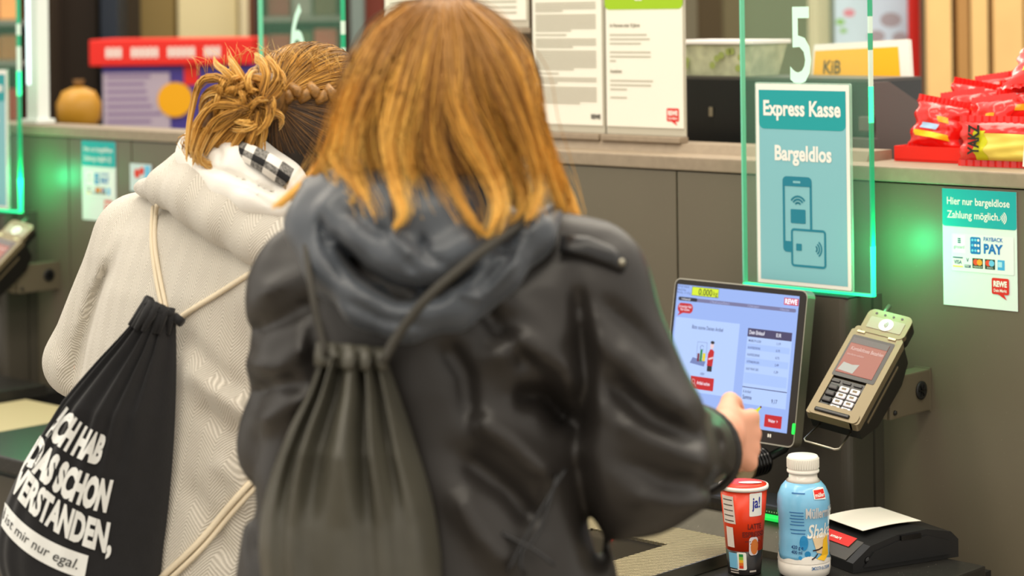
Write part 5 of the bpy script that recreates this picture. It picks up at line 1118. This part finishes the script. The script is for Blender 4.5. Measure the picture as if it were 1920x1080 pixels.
def hair_layer(n, seed, lift, jit, clump, stop=1.0, spread=1.0):
    rnd = np.random.RandomState(seed); out = []; tone = []
    tl = np.linspace(0, 1, KS)
    for i in range(n):
        s = rnd.rand()*(len(G)-1); j = int(s); fr = s-j; tgt = round(s) if clump else s
        w = np.clip((tl-.18)/.6, 0, 1)**1.1*(clump*(.8+.2*rnd.rand()))
        sv = s*(1-w)+tgt*w; ja = np.clip(sv.astype(int), 0, len(G)-2); fv = sv-ja
        pc = GR[ja, np.arange(KS)]*(1-fv)[:, None]+GR[ja+1, np.arange(KS)]*fv[:, None]
        L = stop*(1-.25*rnd.rand()**3); ti = tl*L; pc = np.stack([np.interp(ti, tl, pc[:, 0]), np.interp(ti, tl, pc[:, 1])], -1)
        off = rnd.normal(size=2)*jit; wob = rnd.normal(size=2)*jit*.5; ph = rnd.rand()*6
        pc = pc+off*(.4+.6*np.sin(np.pi*np.clip(tl*1.05, 0, 1)))[:, None]+np.stack([wob[0]*np.sin(tl*7+ph), wob[1]*.4*np.sin(tl*5+ph)], -1)
        dz = rnd.normal()*.006
        lk = (math.sin(round(s)*2.4+1)*.020)*np.clip((tl-.2)*2, 0, 1)
        out.append([P(826+(pc[0][0]-826)*.5, 1, HC[1]+.03)]+[P(a, b, zs(a, b, lift)+dz+l_) for (a, b), l_ in zip(pc, lk)]); tone.append(np.clip(.5+.26*rnd.normal()+.24*math.sin(round(s)*1.9), 0, 1))
    return np.array(out), np.array(tone)
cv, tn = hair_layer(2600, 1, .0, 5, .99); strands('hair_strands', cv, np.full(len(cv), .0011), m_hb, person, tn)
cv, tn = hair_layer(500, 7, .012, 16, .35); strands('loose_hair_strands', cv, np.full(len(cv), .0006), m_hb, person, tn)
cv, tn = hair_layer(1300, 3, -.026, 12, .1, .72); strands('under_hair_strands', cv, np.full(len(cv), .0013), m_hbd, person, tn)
hc = Field(HC-.2, HC+.2, .006); _s, _f, _u3 = J['axes']; hc.ell(HC+_u3*.022-_f*.014, (.09, .098, .104), (_s, _f, _u3), .02); hc.cap(HC+[0, -.04, -.02], HC+[0, -.055, -.10], .075, .06, .04); hc.cap(HC+[-.03, -.02, -.03], HC+[-.06, -.02, -.09], .05, .04, .03); hc.cap(HC+[.03, -.02, -.03], HC+[.065, -.02, -.1], .05, .04, .03)
hc.cut(lambda x, y, z: np.maximum(HC[1]+.045-y, (z-HC[2]-.05)))
hc.noise(.002, 60, 3, (1, 1, .2)); hc.mesh('hair_base', mat('hair_base_brown', srgb(120, 84, 44), .5, noise=.3, nscale=25), person)

# ---- her drawstring bag
def drawbag(name, label, rowsL, rowsR, Zc, bulge, m, pleats, amp, seed, nrm, nu=64, nv=60, back=.02, drop=None, cat='bag'):
    """rowsL / rowsR: outline down the bag; front swells by bulge along nrm; pleats run from the gathered neck"""
    rl = resample(np.array([[a, b, 0] for a, b in rowsL]), nv); rr = resample(np.array([[a, b, 0] for a, b in rowsR]), nv)
    rnd = np.random.RandomState(seed); ph = rnd.uniform(-.35, .35, 40)
    root = P((rowsL[-1][0]+rowsR[-1][0])/2, (rowsL[-1][1]+rowsR[-1][1])/2, Zc(1.0))
    t = thing(name, label, cat, Matrix.Translation(tuple(root))); bpy.context.view_layer.update()
    def surf(sg):
        V = np.zeros((nv, nu, 3))
        for j in range(nv):
            v = j/(nv-1); z = Zc(v); a = P(rl[j, 0], rl[j, 1], z); b = P(rr[j, 0], rr[j, 1], z)
            for i in range(nu):
                u = i/(nu-1); c = math.sin(math.pi*u)**.62; e = (min(1, .25+v*2.2))*(1 if v < .9 else math.sqrt(max(0, 1-((v-.9)/.1)**2)))
                d = bulge*c*e*(1 if sg > 0 else -back)
                if sg > 0:
                    x = (u+ph[3]*.02*math.sin(9*u))*pleats; d += amp*c**.5*(math.cos(2*math.pi*x+ph[1]*6+1.3*math.sin(2*math.pi*u*1.7+ph[0]*9))*(.95-.5*v if v < .9 else .3)*(.35+.65*math.sin(math.pi*min(1, v*1.5+.12))))
                V[j, i] = a+(b-a)*u+nrm*d
        return V
    Fv = surf(1); Bv = surf(-1); fq = np.array([(j*nu+i, j*nu+i+1, (j+1)*nu+i+1, (j+1)*nu+i) for j in range(nv-1) for i in range(nu-1)])
    bagm = bigmesh('bag_body', np.r_[Fv.reshape(-1, 3), Bv.reshape(-1, 3)], np.r_[fq[:, ::-1], fq+nu*nv], m, t)
    return t, Fv, bagm
m_bagB = mat('bag_nylon', srgb(72, 70, 61), .34, noise=.1, nscale=20, bump=.12, bscale=60)
nB = np.array([-.1, -.98, .15]); nB /= np.linalg.norm(nB)
t, FvB, _ = drawbag('drawstring_bag', 'dark olive nylon drawstring bag on the back of the black jacket', [(602, 664), (578, 730), (540, 810), (505, 900), (488, 980), (486, 1050), (505, 1130), (560, 1180)], [(726, 676), (752, 750), (782, 840), (806, 920), (820, 990), (828, 1060), (825, 1130), (780, 1190)], lambda v: 2.258-.02*v, .085, m_bagB, 4.5, .026, 11, nB, nv=80, nu=90)
inv = t.matrix_world.inverted()
tp = FvB[0]; MB().tube([tuple(q) for q in tp[::6]], .007, 8).build('gathered_hem', m_bagB, t, inv)
for i in range(2, 86, 9): MB().tube([tuple(FvB[0][i]+[0, 0, .012]), tuple(FvB[1][i]+nB*.004), tuple(FvB[4][i]+nB*.003)], [.007, .008, .005], 7).build('gather_fold', m_bagB, t, inv)
m_cordB = mat('cord_dark', srgb(50, 47, 40), .6, bump=.4, bscale=400)
MB().tube([tuple(q) for q in resample([P(716, 682, 2.19), P(745, 630, 2.195), P(800, 560, 2.195), P(868, 500, 2.205), P(925, 455, 2.23), P(985, 415, 2.29)], 20)], .0052, 8).build('cord', m_cordB, t, inv)
MB().tube([tuple(q) for q in resample([P(612, 668, 2.225), P(598, 610, 2.235), P(584, 540, 2.25), P(575, 470, 2.29), P(572, 420, 2.34)], 16)], .004, 8).build('cord', m_cordB, t, inv)
k = FvB; MB().tube([tuple(k[62][i]+nB*.004) for i in range(30, 56, 3)], .0022, 6).build('reflective_strip', pm('strip_grey', 120, 116, 112, .3), t, inv)
# ============================================================ PERSON IN CREAM COAT (farther)
ZL = 3.15
fL = np.array([math.sin(math.radians(38)), math.cos(math.radians(38)), 0.]); rLv = np.array([fL[1], -fL[0], 0.])
base = P(285, 1080, 3.12); personL = thing('person', 'person in a cream herringbone coat with messy bun and white hood', 'person', Matrix.Translation((base[0], base[1], 0)), 'customers')
bpy.context.view_layer.update(); invL = personL.matrix_world.inverted()
JL = dict(head=P(572, 246, 3.17), neck=P(455, 372, 3.16), chest=P(360, 620, 3.15), pelvis=P(290, 1110, 3.14),
          sh_l=P(262, 455, 3.25), sh_r=P(540, 530, 3.03), el_l=P(150, 680, 3.28), el_r=P(600, 830, 3.05), wr_l=P(270, 760, 3.50), wr_r=P(700, 800, 3.25))
for s, k in (('l', -1), ('r', 1)):
    hp = JL['pelvis']+rLv*.085*k-np.array([0, 0, .06]); JL['hip_'+s] = hp; JL['kn_'+s] = np.array([hp[0], hp[1], .46])+fL*.01; JL['an_'+s] = np.array([hp[0], hp[1], .085])-fL*.01
bodyL = human_body(personL, JL, fL, np.array([.80, .45, -.25]))
for s_, d_ in (('l', np.array([.7, .7, .0])), ('r', np.array([.75, .6, 0.]))):
    bodyL = join_into(bodyL, hand_mesh(JL['wr_'+s_], d_, np.array([-.3, .2, 1.]), 1, (.3, .4, .4), h=.0036, thumb_up=-1 if s_ == 'r' else 1).mesh('hand', m_skin, personL))
trousers(personL, JL, m_jeans, m_shoe, fL)
m_coat = bpy.data.materials.new('coat_herringbone'); m_coat.use_nodes = True; nt = m_coat.node_tree; bs = nt.nodes['Principled BSDF']
tc = nt.nodes.new('ShaderNodeTexCoord')
def dotn(v):
    n = nt.nodes.new('ShaderNodeVectorMath'); n.operation = 'DOT_PRODUCT'; n.inputs[1].default_value = v; nt.links.new(tc.outputs['Object'], n.inputs[0]); return n.outputs['Value']
def mth(op, a, b=None):
    n = nt.nodes.new('ShaderNodeMath'); n.operation = op
    for i, q in enumerate((a, b)):
        if q is None: continue
        if isinstance(q, (int, float)): n.inputs[i].default_value = q
        else: nt.links.new(q, n.inputs[i])
    return n.outputs[0]
acr = dotn((float(rLv[0]), float(rLv[1]), -.12)); zv = dotn((0.06, 0, 1))
val = mth('SINE', mth('MULTIPLY', mth('ADD', zv, mth('MULTIPLY', mth('PINGPONG', acr, .017), 1.5)), 2*math.pi/.0054))
f01 = mth('MULTIPLY_ADD', val, .5); nt.nodes[-1].inputs[2].default_value = .5
rp = nt.nodes.new('ShaderNodeValToRGB'); rp.color_ramp.elements[0].color = (*srgb(190, 184, 172), 1); rp.color_ramp.elements[1].color = (*srgb(228, 222, 210), 1); nt.links.new(f01, rp.inputs[0]); nt.links.new(rp.outputs[0], bs.inputs['Base Color'])
bs.inputs['Roughness'].default_value = .9; bs.inputs['Sheen Weight'].default_value = .35; bs.inputs['Specular IOR Level'].default_value = .15
ns = nt.nodes.new('ShaderNodeTexNoise'); ns.inputs['Scale'].default_value = 500; nt.links.new(tc.outputs['Object'], ns.inputs['Vector'])
bpn = nt.nodes.new('ShaderNodeBump'); bpn.inputs['Strength'].default_value = .6; bpn.inputs['Distance'].default_value = .002; nt.links.new(mth('ADD', f01, ns.outputs['Fac']), bpn.inputs['Height']); nt.links.new(bpn.outputs[0], bs.inputs['Normal'])
cb = Field((-.95, 2.75, .62), (-.12, 3.66, 1.44), .006)
rows = []
for py, c, a, b in ((405, 420, .085, .085), (435, 405, .125, .095), (480, 392, .165, .105), (540, 380, .185, .115), (640, 362, .192, .12), (760, 345, .192, .125), (900, 322, .198, .13), (1080, 300, .208, .14), (1280, 290, .215, .15)):
    w = P(c, py, 3.15); rows.append((w[2], w[0], w[1], a, b))
cb.loft(rows, (rLv[:2], fL[:2]), .03)
cb.cap(P(400, 420, 3.16), P(268, 450, 3.24), .06, .068, .05); cb.cap(P(430, 430, 3.12), P(545, 525, 3.03), .06, .07, .05)
cb.cap(JL['sh_l']+[0, .0, .0], JL['el_l'], .068, .052, .02); cb.cap(JL['el_l'], P(240, 740, 3.44), .052, .046, .02)
cb.cap(JL['sh_r'], JL['el_r'], .066, .055, .03); cb.cap(JL['el_r'], P(680, 805, 3.22), .055, .045, .02)
cb.noise(.0022, 22, 8)
cb.sculpt([([(218, 470), (180, 560), (150, 650), (135, 720)], 11, -.014), ([(345, 690), (380, 720), (440, 760), (475, 790)], 20, .010), ([(370, 760), (420, 800), (470, 830)], 18, -.008), ([(340, 620), (400, 690), (460, 740)], 18, -.007), ([(400, 860), (440, 900), (470, 960)], 18, .007), ([(350, 900), (400, 980), (430, 1060)], 20, -.007), ([(310, 470), (300, 520), (305, 570)], 16, -.004), ([(110, 640), (130, 690), (120, 720)], 12, -.004)])
coat = cb.mesh('coat', m_coat, personL)
# coat hood lying flat on the shoulders
ch = Field((-.70, 2.84, 1.20), (-.26, 3.4, 1.46), .005)
ch.chain([P(a, b, c) for a, b, c in ((262, 352, 3.20), (310, 352, 3.10), (362, 372, 3.045), (420, 410, 3.01), (480, 450, 2.985), (540, 480, 2.97))], [.012, .024, .030, .032, .032, .03], .02)
ch.chain([P(a, b, c) for a, b, c in ((330, 345, 3.12), (390, 360, 3.07), (450, 395, 3.035), (520, 430, 3.01))], [.026, .042, .046, .044], .03)
ch.chain([P(a, b, c) for a, b, c in ((360, 310, 3.13), (420, 350, 3.10), (500, 400, 3.05))], [.03, .05, .05], .03)
ch.noise(.0012, 50, 4); ch.mesh('coat_hood', m_coat, personL)
# white sweatshirt hood
wh = Field((-.56, 2.82, 1.26), (-.28, 3.3, 1.48), .004)
wh.chain([P(a, b, c) for a, b, c in ((352, 296, 3.10), (385, 318, 3.05), (430, 345, 3.01), (475, 368, 2.985), (525, 385, 2.98))], [.014, .022, .026, .026, .02], .012)
wh.chain([P(a, b, c) for a, b, c in ((362, 280, 3.10), (405, 284, 3.055), (450, 310, 3.02), (500, 338, 3.0), (535, 352, 3.0))], [.014, .026, .028, .024, .016], .012)
wh.chain([P(a, b, c) for a, b, c in ((395, 285, 3.10), (450, 310, 3.08), (520, 350, 3.05))], .045, .02)
wh.sculpt([([(372, 292), (395, 316), (440, 330), (500, 356), (530, 372)], 6, -.010), ([(404, 265), (416, 290), (408, 310)], 5, -.006), ([(372, 284), (384, 300), (382, 318)], 4, -.005), ([(440, 350), (470, 360), (520, 390)], 5, -.004)])
wh.noise(.0010, 70, 6); wh.mesh('white_hood', mat('hood_white', srgb(240, 237, 230), .8, bump=.2, bscale=300, sheen=.2), personL)
# checked scarf band
up_e = resample([P(438, 258, 3.04), P(475, 274, 2.99), P(512, 292, 2.975), P(550, 318, 2.99)], 19); lo_e = resample([P(428, 286, 3.035), P(462, 306, 2.985), P(500, 330, 2.965), P(536, 356, 2.98)], 19)
V = []; Fc = []; ms = []
for j in range(7):
    for i in range(19): V.append(lo_e[i]+(up_e[i]-lo_e[i])*j/6-np.array([0, .012, 0])*math.sin(math.pi*j/6))
me = bpy.data.meshes.new('scarf'); V2 = V+[v+np.array([0, .012, 0]) for v in V]
for j in range(6):
    for i in range(18):
        Fc.append((j*19+i, j*19+i+1, (j+1)*19+i+1, (j+1)*19+i)); a = (i//3) % 2; b = (j//2) % 2; ms.append(0 if a and b else 1 if not a and not b else 2)
nF = len(Fc); Fc += [tuple(133+q for q in f[::-1]) for f in Fc[:nF]]; ms += ms[:nF]
me.from_pydata([tuple(v) for v in V2], [], Fc)
for m_ in (pm('scarf_black', 26, 26, 28, .9), pm('scarf_white', 232, 228, 220, .9), mat('scarf_grey', srgb(120, 118, 114), .9, noise=.7, nscale=260)): me.materials.append(m_)
me.polygons.foreach_set('material_index', ms); me.polygons.foreach_set('use_smooth', [True]*len(ms)); me.update()
sc_ = bpy.data.objects.new('scarf', me); COL.objects.link(sc_); sc_.parent = personL; sc_.matrix_parent_inverse = invL
# ---- hair
HL = JL['head']; PX, PY = 576, 222
def zl(px, py, r=.108, lift=0):
    dx = (px-PX)/128.0; dy = (py-PY)/122.0; q = max(0.0, 1-dx*dx-dy*dy); return HL[1]-(r+lift)*math.sqrt(q)
hL = Field(HL-.2, HL+.2, .0055); _s, _f, _u3 = JL['axes']; hL.ell(HL+_u3*.022-_f*.012, (.088, .1, .104), (_s, _f, _u3), .004); hL.cap(HL+[-.01, -.03, .01], HL+[-.005, -.03, -.045], .05, .046, .03); hL.cap(HL+[.03, -.0, .01], HL+[.05, -.0, -.03], .045, .04, .03)
hL.cut(lambda x, y, z: .055-((x-HL[0])*_f[0]+(y-HL[1])*_f[1]+(z-HL[2])*_f[2])); hL.noise(.0015, 80, 3); hL.mesh('hair_base', mat('hair_dark', srgb(46, 38, 32), .42, noise=.3, nscale=40), personL)
m_hd = hairmat('dark_hair', [(0, (58, 50, 47)), (.6, (88, 73, 62)), (1, (140, 104, 66))], .3); m_ht = hairmat('top_hair', [(0, (116, 82, 40)), (.35, (98, 70, 38)), (.7, (150, 106, 48)), (1, (206, 154, 70))], .35); m_hg = hairmat('bun_hair', [(0, (130, 92, 44)), (.4, (190, 136, 60)), (.75, (236, 182, 92)), (1, (240, 200, 130))], .36)
rnd = np.random.RandomState(12)
def lay(n, fn, r, m, name, k=14):
    C = []; T = []
    for i in range(n):
        c, t = fn(i); C.append(resample(c, k)); T.append(t)
    return strands(name, np.array(C), np.full(n, r)*(1+.25*rnd.rand(n)), m, personL, np.clip(np.array(T), 0, 1))
def hs(px, py, lift=.0): return P(px, py, zl(px, py, .108, lift))
c0L = HL+_u3*.022-_f*.012; AX = np.array([_s, _f, _u3]); RR = np.array([.088, .1, .104])
def to_n(w): return (AX@(np.asarray(w)-c0L))/RR
def from_n(q): return c0L+AX.T@(q*RR)
nb_ = to_n(P(512, 190, 3.06)); nb_ /= np.linalg.norm(nb_)
def flow(i):
    for _ in range(60):
        q = rnd.normal(size=3); q /= np.linalg.norm(q); w = from_n(q); fr = (w-HL)@_f
        if fr < .058 and q@nb_ < .75 and q[2] > -.93: break
    # comb from the hairline (opposite the bun) towards the bun along the skull
    a = q-nb_*(q@nb_); a /= np.linalg.norm(a); om0 = math.acos(np.clip(q@nb_, -1, 1)); ln = min(om0, .75+.7*rnd.rand()); lift = 1.025+.03*rnd.rand(); tw = rnd.normal()*.05; side = np.cross(nb_, a)
    pts = [from_n((nb_*math.cos(om0-ln*u)+(a+side*tw*u)*math.sin(om0-ln*u))*(lift+.03*u*u)) for u in np.linspace(0, 1, 7)]
    return pts, w
FC = [flow(i) for i in range(3600)]
def low(w): return w[2] < P(580, 190, 3.06)[2]
for nm_, m_, sel, b_ in (('nape_hair_strands', m_hd, [p for p, w in FC if low(w)], .45), ('combed_hair_strands', m_ht, [p for p, w in FC if not low(w)], .5)):
    strands(nm_, np.array([resample(p, 12) for p in sel]), np.full(len(sel), .0012), m_, personL, np.clip(b_+.3*rnd.normal(size=len(sel)), 0, 1))
# braid of alternating tufts
def onskull(px, py, k):
    w = P(px, py, 3.0); d = np.array(ray(px, py)); best = None
    for zz in np.linspace(2.95, 3.3, 120):
        q = to_n(P(px, py, zz))
        if np.linalg.norm(q) <= k: return P(px, py, zz)
    return P(px, py, 3.15)
bA = resample([onskull(655, 186, 1.09), onskull(615, 178, 1.1), onskull(572, 174, 1.1), onskull(535, 178, 1.1)], 9)
for i in range(8):
    a, b = bA[i], bA[i+1]; mb = MB(); z_ = np.array([0, 0, .009*(-1)**i])
    mb.tube([tuple(a-z_*1.0), tuple((a*.6+b*.4)+z_*.3-np.array([0, .006, 0])), tuple(b+z_*1.1), tuple(b+(b-a)*.4+z_*.5+np.array([0, .005, 0]))], [.003, .0085, .0075, .003], 8); mb.build('braid_tuft', mat('braid_brown', srgb(150, 108, 54), .4, noise=.35, nscale=180), personL, invL)
# bun: loops round a knot, ends sticking out and hanging down
BC = (452, 190)
def bp(px, py, d=0): return P(px, py, 3.035-d)
LG = []
for q in range(34):
    a0 = rnd.rand()*6.28; R = 14+36*rnd.rand(); el = .6+.5*rnd.rand(); span = 1.6+2.0*rnd.rand(); cx = BC[0]+rnd.normal()*16+(22 if rnd.rand() < .45 else -16); cy = BC[1]+rnd.normal()*16; dd = .012+.035*rnd.rand(); ro = rnd.rand()*3.1
    LG.append([(cx+R*math.cos(a0+span*w)*math.cos(ro)-R*el*math.sin(a0+span*w)*math.sin(ro), cy+R*math.cos(a0+span*w)*math.sin(ro)+R*el*math.sin(a0+span*w)*math.cos(ro), dd*math.sin(math.pi*w*.9+.2)+.006) for w in np.linspace(0, 1, 6)])
def loop(i):
    g = LG[i % len(LG)]; o = rnd.normal(size=2)*3.6; o2 = rnd.normal(size=2)*3.6
    return [bp(a+o[0]*(1-w)+o2[0]*w, b+o[1]*(1-w)+o2[1]*w, d+rnd.normal()*.0006) for (a, b, d), w in zip(g, np.linspace(0, 1, 6))], .55+.2*rnd.normal()+.2*math.sin(i % len(LG))
lay(900, loop, .0010, m_hg, 'bun_strands')
HG = [[(470, 190), (420, 150), (380, 150), (362, 200), (352, 262), (350, 292)], [(470, 200), (410, 190), (378, 220), (362, 262), (358, 285), (372, 302)], [(460, 205), (410, 225), (385, 262), (374, 290), (382, 306), (402, 312)], [(470, 205), (430, 230), (402, 262), (386, 284)], [(480, 208), (460, 240), (438, 275), (424, 298), (426, 306)], [(486, 208), (478, 246), (464, 282), (470, 300), (484, 316)], [(490, 208), (494, 240), (488, 268), (482, 282)],
      [(470, 185), (430, 140), (408, 122), (402, 114)], [(475, 180), (450, 140), (436, 120), (430, 112)], [(490, 185), (500, 140), (490, 116), (478, 110)], [(488, 190), (520, 150), (515, 125), (500, 112)], [(495, 195), (525, 168), (528, 140), (512, 122)], [(480, 200), (515, 210), (530, 220), (524, 232)], [(470, 195), (415, 172), (384, 182), (374, 206)], [(460, 200), (400, 200), (366, 236), (352, 270)], [(450, 210), (410, 240), (380, 250), (362, 300)]]
def hang(i):
    g = HG[i % len(HG)]; n = len(g); o = rnd.normal(size=2)*np.array([5, 4]); o2 = rnd.normal(size=2)*np.array([5, 5]); dd = .02+.02*rnd.rand()
    return [bp(a+o[0]*(1-q)+o2[0]*q*(1.2-q), b+o[1]*(1-q)+o2[1]*q, dd*(1-.6*q)) for (a, b), q in zip(g, np.linspace(0, 1, n))], .55+.28*rnd.normal()
lay(1150, hang, .0010, m_hg, 'loose_bun_strands')
def veil(i):
    s = rnd.rand(); a, b = (455+40*s, 205+10*s), (352+130*s+rnd.normal()*10, 275+22*rnd.rand()); 
    return [bp(a[0]+rnd.normal()*6, a[1]+rnd.normal()*6, .012), bp(a[0]*.5+b[0]*.5-14*(1-s), a[1]*.55+b[1]*.45, .016), bp(b[0]-4*(1-s), b[1]-20, .01), bp(b[0], b[1], .008)], .42+.25*rnd.normal()
lay(520, veil, .0010, m_hg, 'hanging_hair_strands')
def fly(i):
    x = 350+rnd.rand()*300; up_ = rnd.rand(); y = 130-28*math.sin((x-350)/300*3.1); dx = rnd.normal()*22
    return [P(x, y+18, 3.08), P(x+dx*.3, y-4, 3.07), P(x+dx, y-8-22*up_, 3.07)], .8
lay(70, fly, .00035, m_hg, 'flyaway_hair_strands', 8)
bk = Field(P(452, 192, 3.03)-.1, P(452, 192, 3.03)+.1, .005); c_ = P(452, 192, 3.045); bk.ell(c_, (.042, .035, .036), None, .01); bk.ell(c_+[.03, 0, .008], (.03, .035, .034), None, .01); bk.cap(c_+[.03, .02, 0], P(520, 190, 3.09), .03, .03, .02); bk.ell(c_+[-.02, .01, -.04], (.045, .02, .045), None, .02); bk.noise(.003, 120, 2); bk.mesh('bun_core', mat('bun_brown', srgb(112, 78, 36), .5, noise=.5, nscale=90), personL)

# ---- cotton drawstring bag with lettering
m_bagL = mat('bag_cotton', srgb(20, 20, 23), .85, noise=.15, nscale=60, bump=.25, bscale=500, sheen=.12)
nL = np.array([-.42, -.90, .12]); nL /= np.linalg.norm(nL)
tL, FvL, bagL = drawbag('drawstring_bag', 'black cotton drawstring bag with white lettering on the cream coat', [(284, 566), (244, 616), (190, 676), (130, 750), (72, 836), (28, 915), (4, 985), (0, 1040), (20, 1090), (70, 1140)], [(330, 590), (331, 680), (329, 770), (324, 860), (316, 950), (306, 1030), (298, 1090), (268, 1150)], lambda v: 2.985-.01*v, .085, m_bagL, 6.5, .008, 5, nL, nv=90, nu=100)
invB = tL.matrix_world.inverted(); cre = pm('cord_cream', 226, 212, 186, .8, bump=.5, bscale=600)
for i in range(3, 96, 8): MB().tube([tuple(FvL[0][i]+[0, 0, .008]), tuple(FvL[2][i]+nL*.003), tuple(FvL[7][i]+nL*.001)], [.006, .0068, .003], 7).build('gather_fold', m_bagL, tL, invB)
MB().tube([tuple(q+nL*.004) for q in FvL[0][::6]], .006, 8).build('gathered_hem', m_bagL, tL, invB)
def bvh_of(*objs):
    V = []; Fa = []
    for o in objs:
        off = len(V); V += [v.co.copy() for v in o.data.vertices]; Fa += [[i+off for i in p.vertices] for p in o.data.polygons]
    return BVHTree.FromPolygons(V, Fa)
def hit(b, px, py, off):
    r = Vector(ray(px, py)).normalized(); q = b.ray_cast(Vector((0, 0, H)), r)
    return None if q[0] is None else q[0]-r*off
bc = bvh_of(*[o for o in bpy.data.objects if o.parent == personL and o.name.split('.')[0] in ('coat', 'coat_hood')])
def cordpath(pts, off, n=24):
    q = resample(np.array([[a, b, 0] for a, b in pts]), n); out = []
    for a, b, _ in q:
        h_ = hit(bc, a, b, off); out.append(tuple(h_ if h_ is not None else (out[-1] if out else P(a, b, 3.0))))
    sm = np.array(out)
    for _ in range(4): sm[1:-1] = (sm[:-2]+sm[1:-1]*2+sm[2:])/4
    return [tuple(x) for x in sm]
MB().tube(cordpath([(312, 578), (300, 520), (290, 450), (294, 385)], .004), .0032, 7).build('cord', cre, tL, invB); MB().tube(cordpath([(304, 578), (292, 520), (284, 450), (287, 388)], .004), .0032, 7).build('cord', cre, tL, invB)
MB().tube(cordpath([(326, 604), (360, 580), (410, 550), (470, 512), (540, 474)], .004), .0040, 7).build('cord', cre, tL, invB)
MB().tube(cordpath([(560, 820), (500, 875), (462, 912), (420, 960), (370, 1020), (300, 1085)], .006), .0048, 7).build('cord', cre, tL, invB); MB().tube(cordpath([(566, 834), (504, 888), (466, 926), (424, 974), (374, 1034), (304, 1099)], .006), .0040, 7).build('cord', cre, tL, invB)
MB().tube([tuple(FvL[1][-2]), tuple(FvL[1][-2]+np.array([.012, -.006, -.008]))], .007, 7).build('knot', m_bagL, tL, invB)
bb = bvh_of(bagL)
def gridcut(v, f, sx, sy):
    bm = bmesh.new(); vs = [bm.verts.new((a, b, 0)) for a, b in v]
    for q in f:
        try: bm.faces.new([vs[i] for i in q])
        except ValueError: pass
    for ax, st in ((0, sx), (1, sy)):
        lo, hi = min(p[ax] for p in v), max(p[ax] for p in v); x = lo+st; no = (1, 0, 0) if ax == 0 else (0, 1, 0)
        while x < hi:
            bmesh.ops.bisect_plane(bm, geom=bm.verts[:]+bm.edges[:]+bm.faces[:], plane_co=(x, 0, 0) if ax == 0 else (0, x, 0), plane_no=no); x += st
    bm.verts.index_update(); r = ([(q.co.x, q.co.y) for q in bm.verts], [tuple(x.index for x in q.verts) for q in bm.faces]); bm.free(); return r
def quad(p0, p1, p2, x):
    return tuple((1-x)*(1-2*x)*a+4*x*(1-x)*b+x*(2*x-1)*c for a, b, c in zip(p0, p1, p2))
def bagtext(name, v, f, B, U0, U1, m, off, cut=(.03, .34)):
    v, f = gridcut(v, f, *cut); mb = MB(); out = []
    for a, b in v:
        q = quad(*B, a); ux = U0[0]+(U1[0]-U0[0])*a; uy = U0[1]+(U1[1]-U0[1])*a; px, py = q[0]+ux*b, q[1]+uy*b
        h_ = hit(bb, px, py, off)
        if h_ is None:
            w = Vector(P(px, py, 2.96)); n_ = bb.find_nearest(w); h_ = n_[0]+Vector(nL)*off
        out.append(tuple(h_))
    mb.add(out, f); return mb.build(name, m, tL, invB)
m_print = pm('bag_print', 232, 234, 232, .7)
def norm_text(s, bold, shear=0, comma=False):
    v, f = text2d(s, 1.0, None, bold, shear); v = v.copy(); v[:, 0] /= v[:, 0].max(); return [tuple(x) for x in v], f
v, f = norm_text('ICH HAB', .062); bagtext('lettering', v, f, ((88, 812), (134, 848), (186, 868)), (34, -46), (15, -46), m_print, .0022)
v, f = norm_text('DAS SCHON', .062); bagtext('lettering', v, f, ((46, 862), (116, 926), (200, 957)), (26, -44), (12, -52), m_print, .0022)
v, f = norm_text('VERSTANDEN,', .05); bagtext('lettering', v, f, ((20, 912), (98, 990), (208, 1036)), (22, -44), (8, -50), m_print, .0022)
bagtext('print_banner', [(0, 0), (1, 0), (1, 1), (0, 1)], [(0, 1, 2, 3)], ((2, 985), (62, 1044), (158, 1086)), (8, -44), (8, -44), m_print, .0018, (.04, .2))
v, f = norm_text('ist mir nur egal.', .0, .25); v = [(a*.88+.05, b*.42+.30) for a, b in v]; bagtext('banner_script', v, f, ((2, 985), (62, 1044), (158, 1086)), (8, -44), (8, -44), pm('bag_ink', 24, 24, 26, .8), .003, (.03, .2))
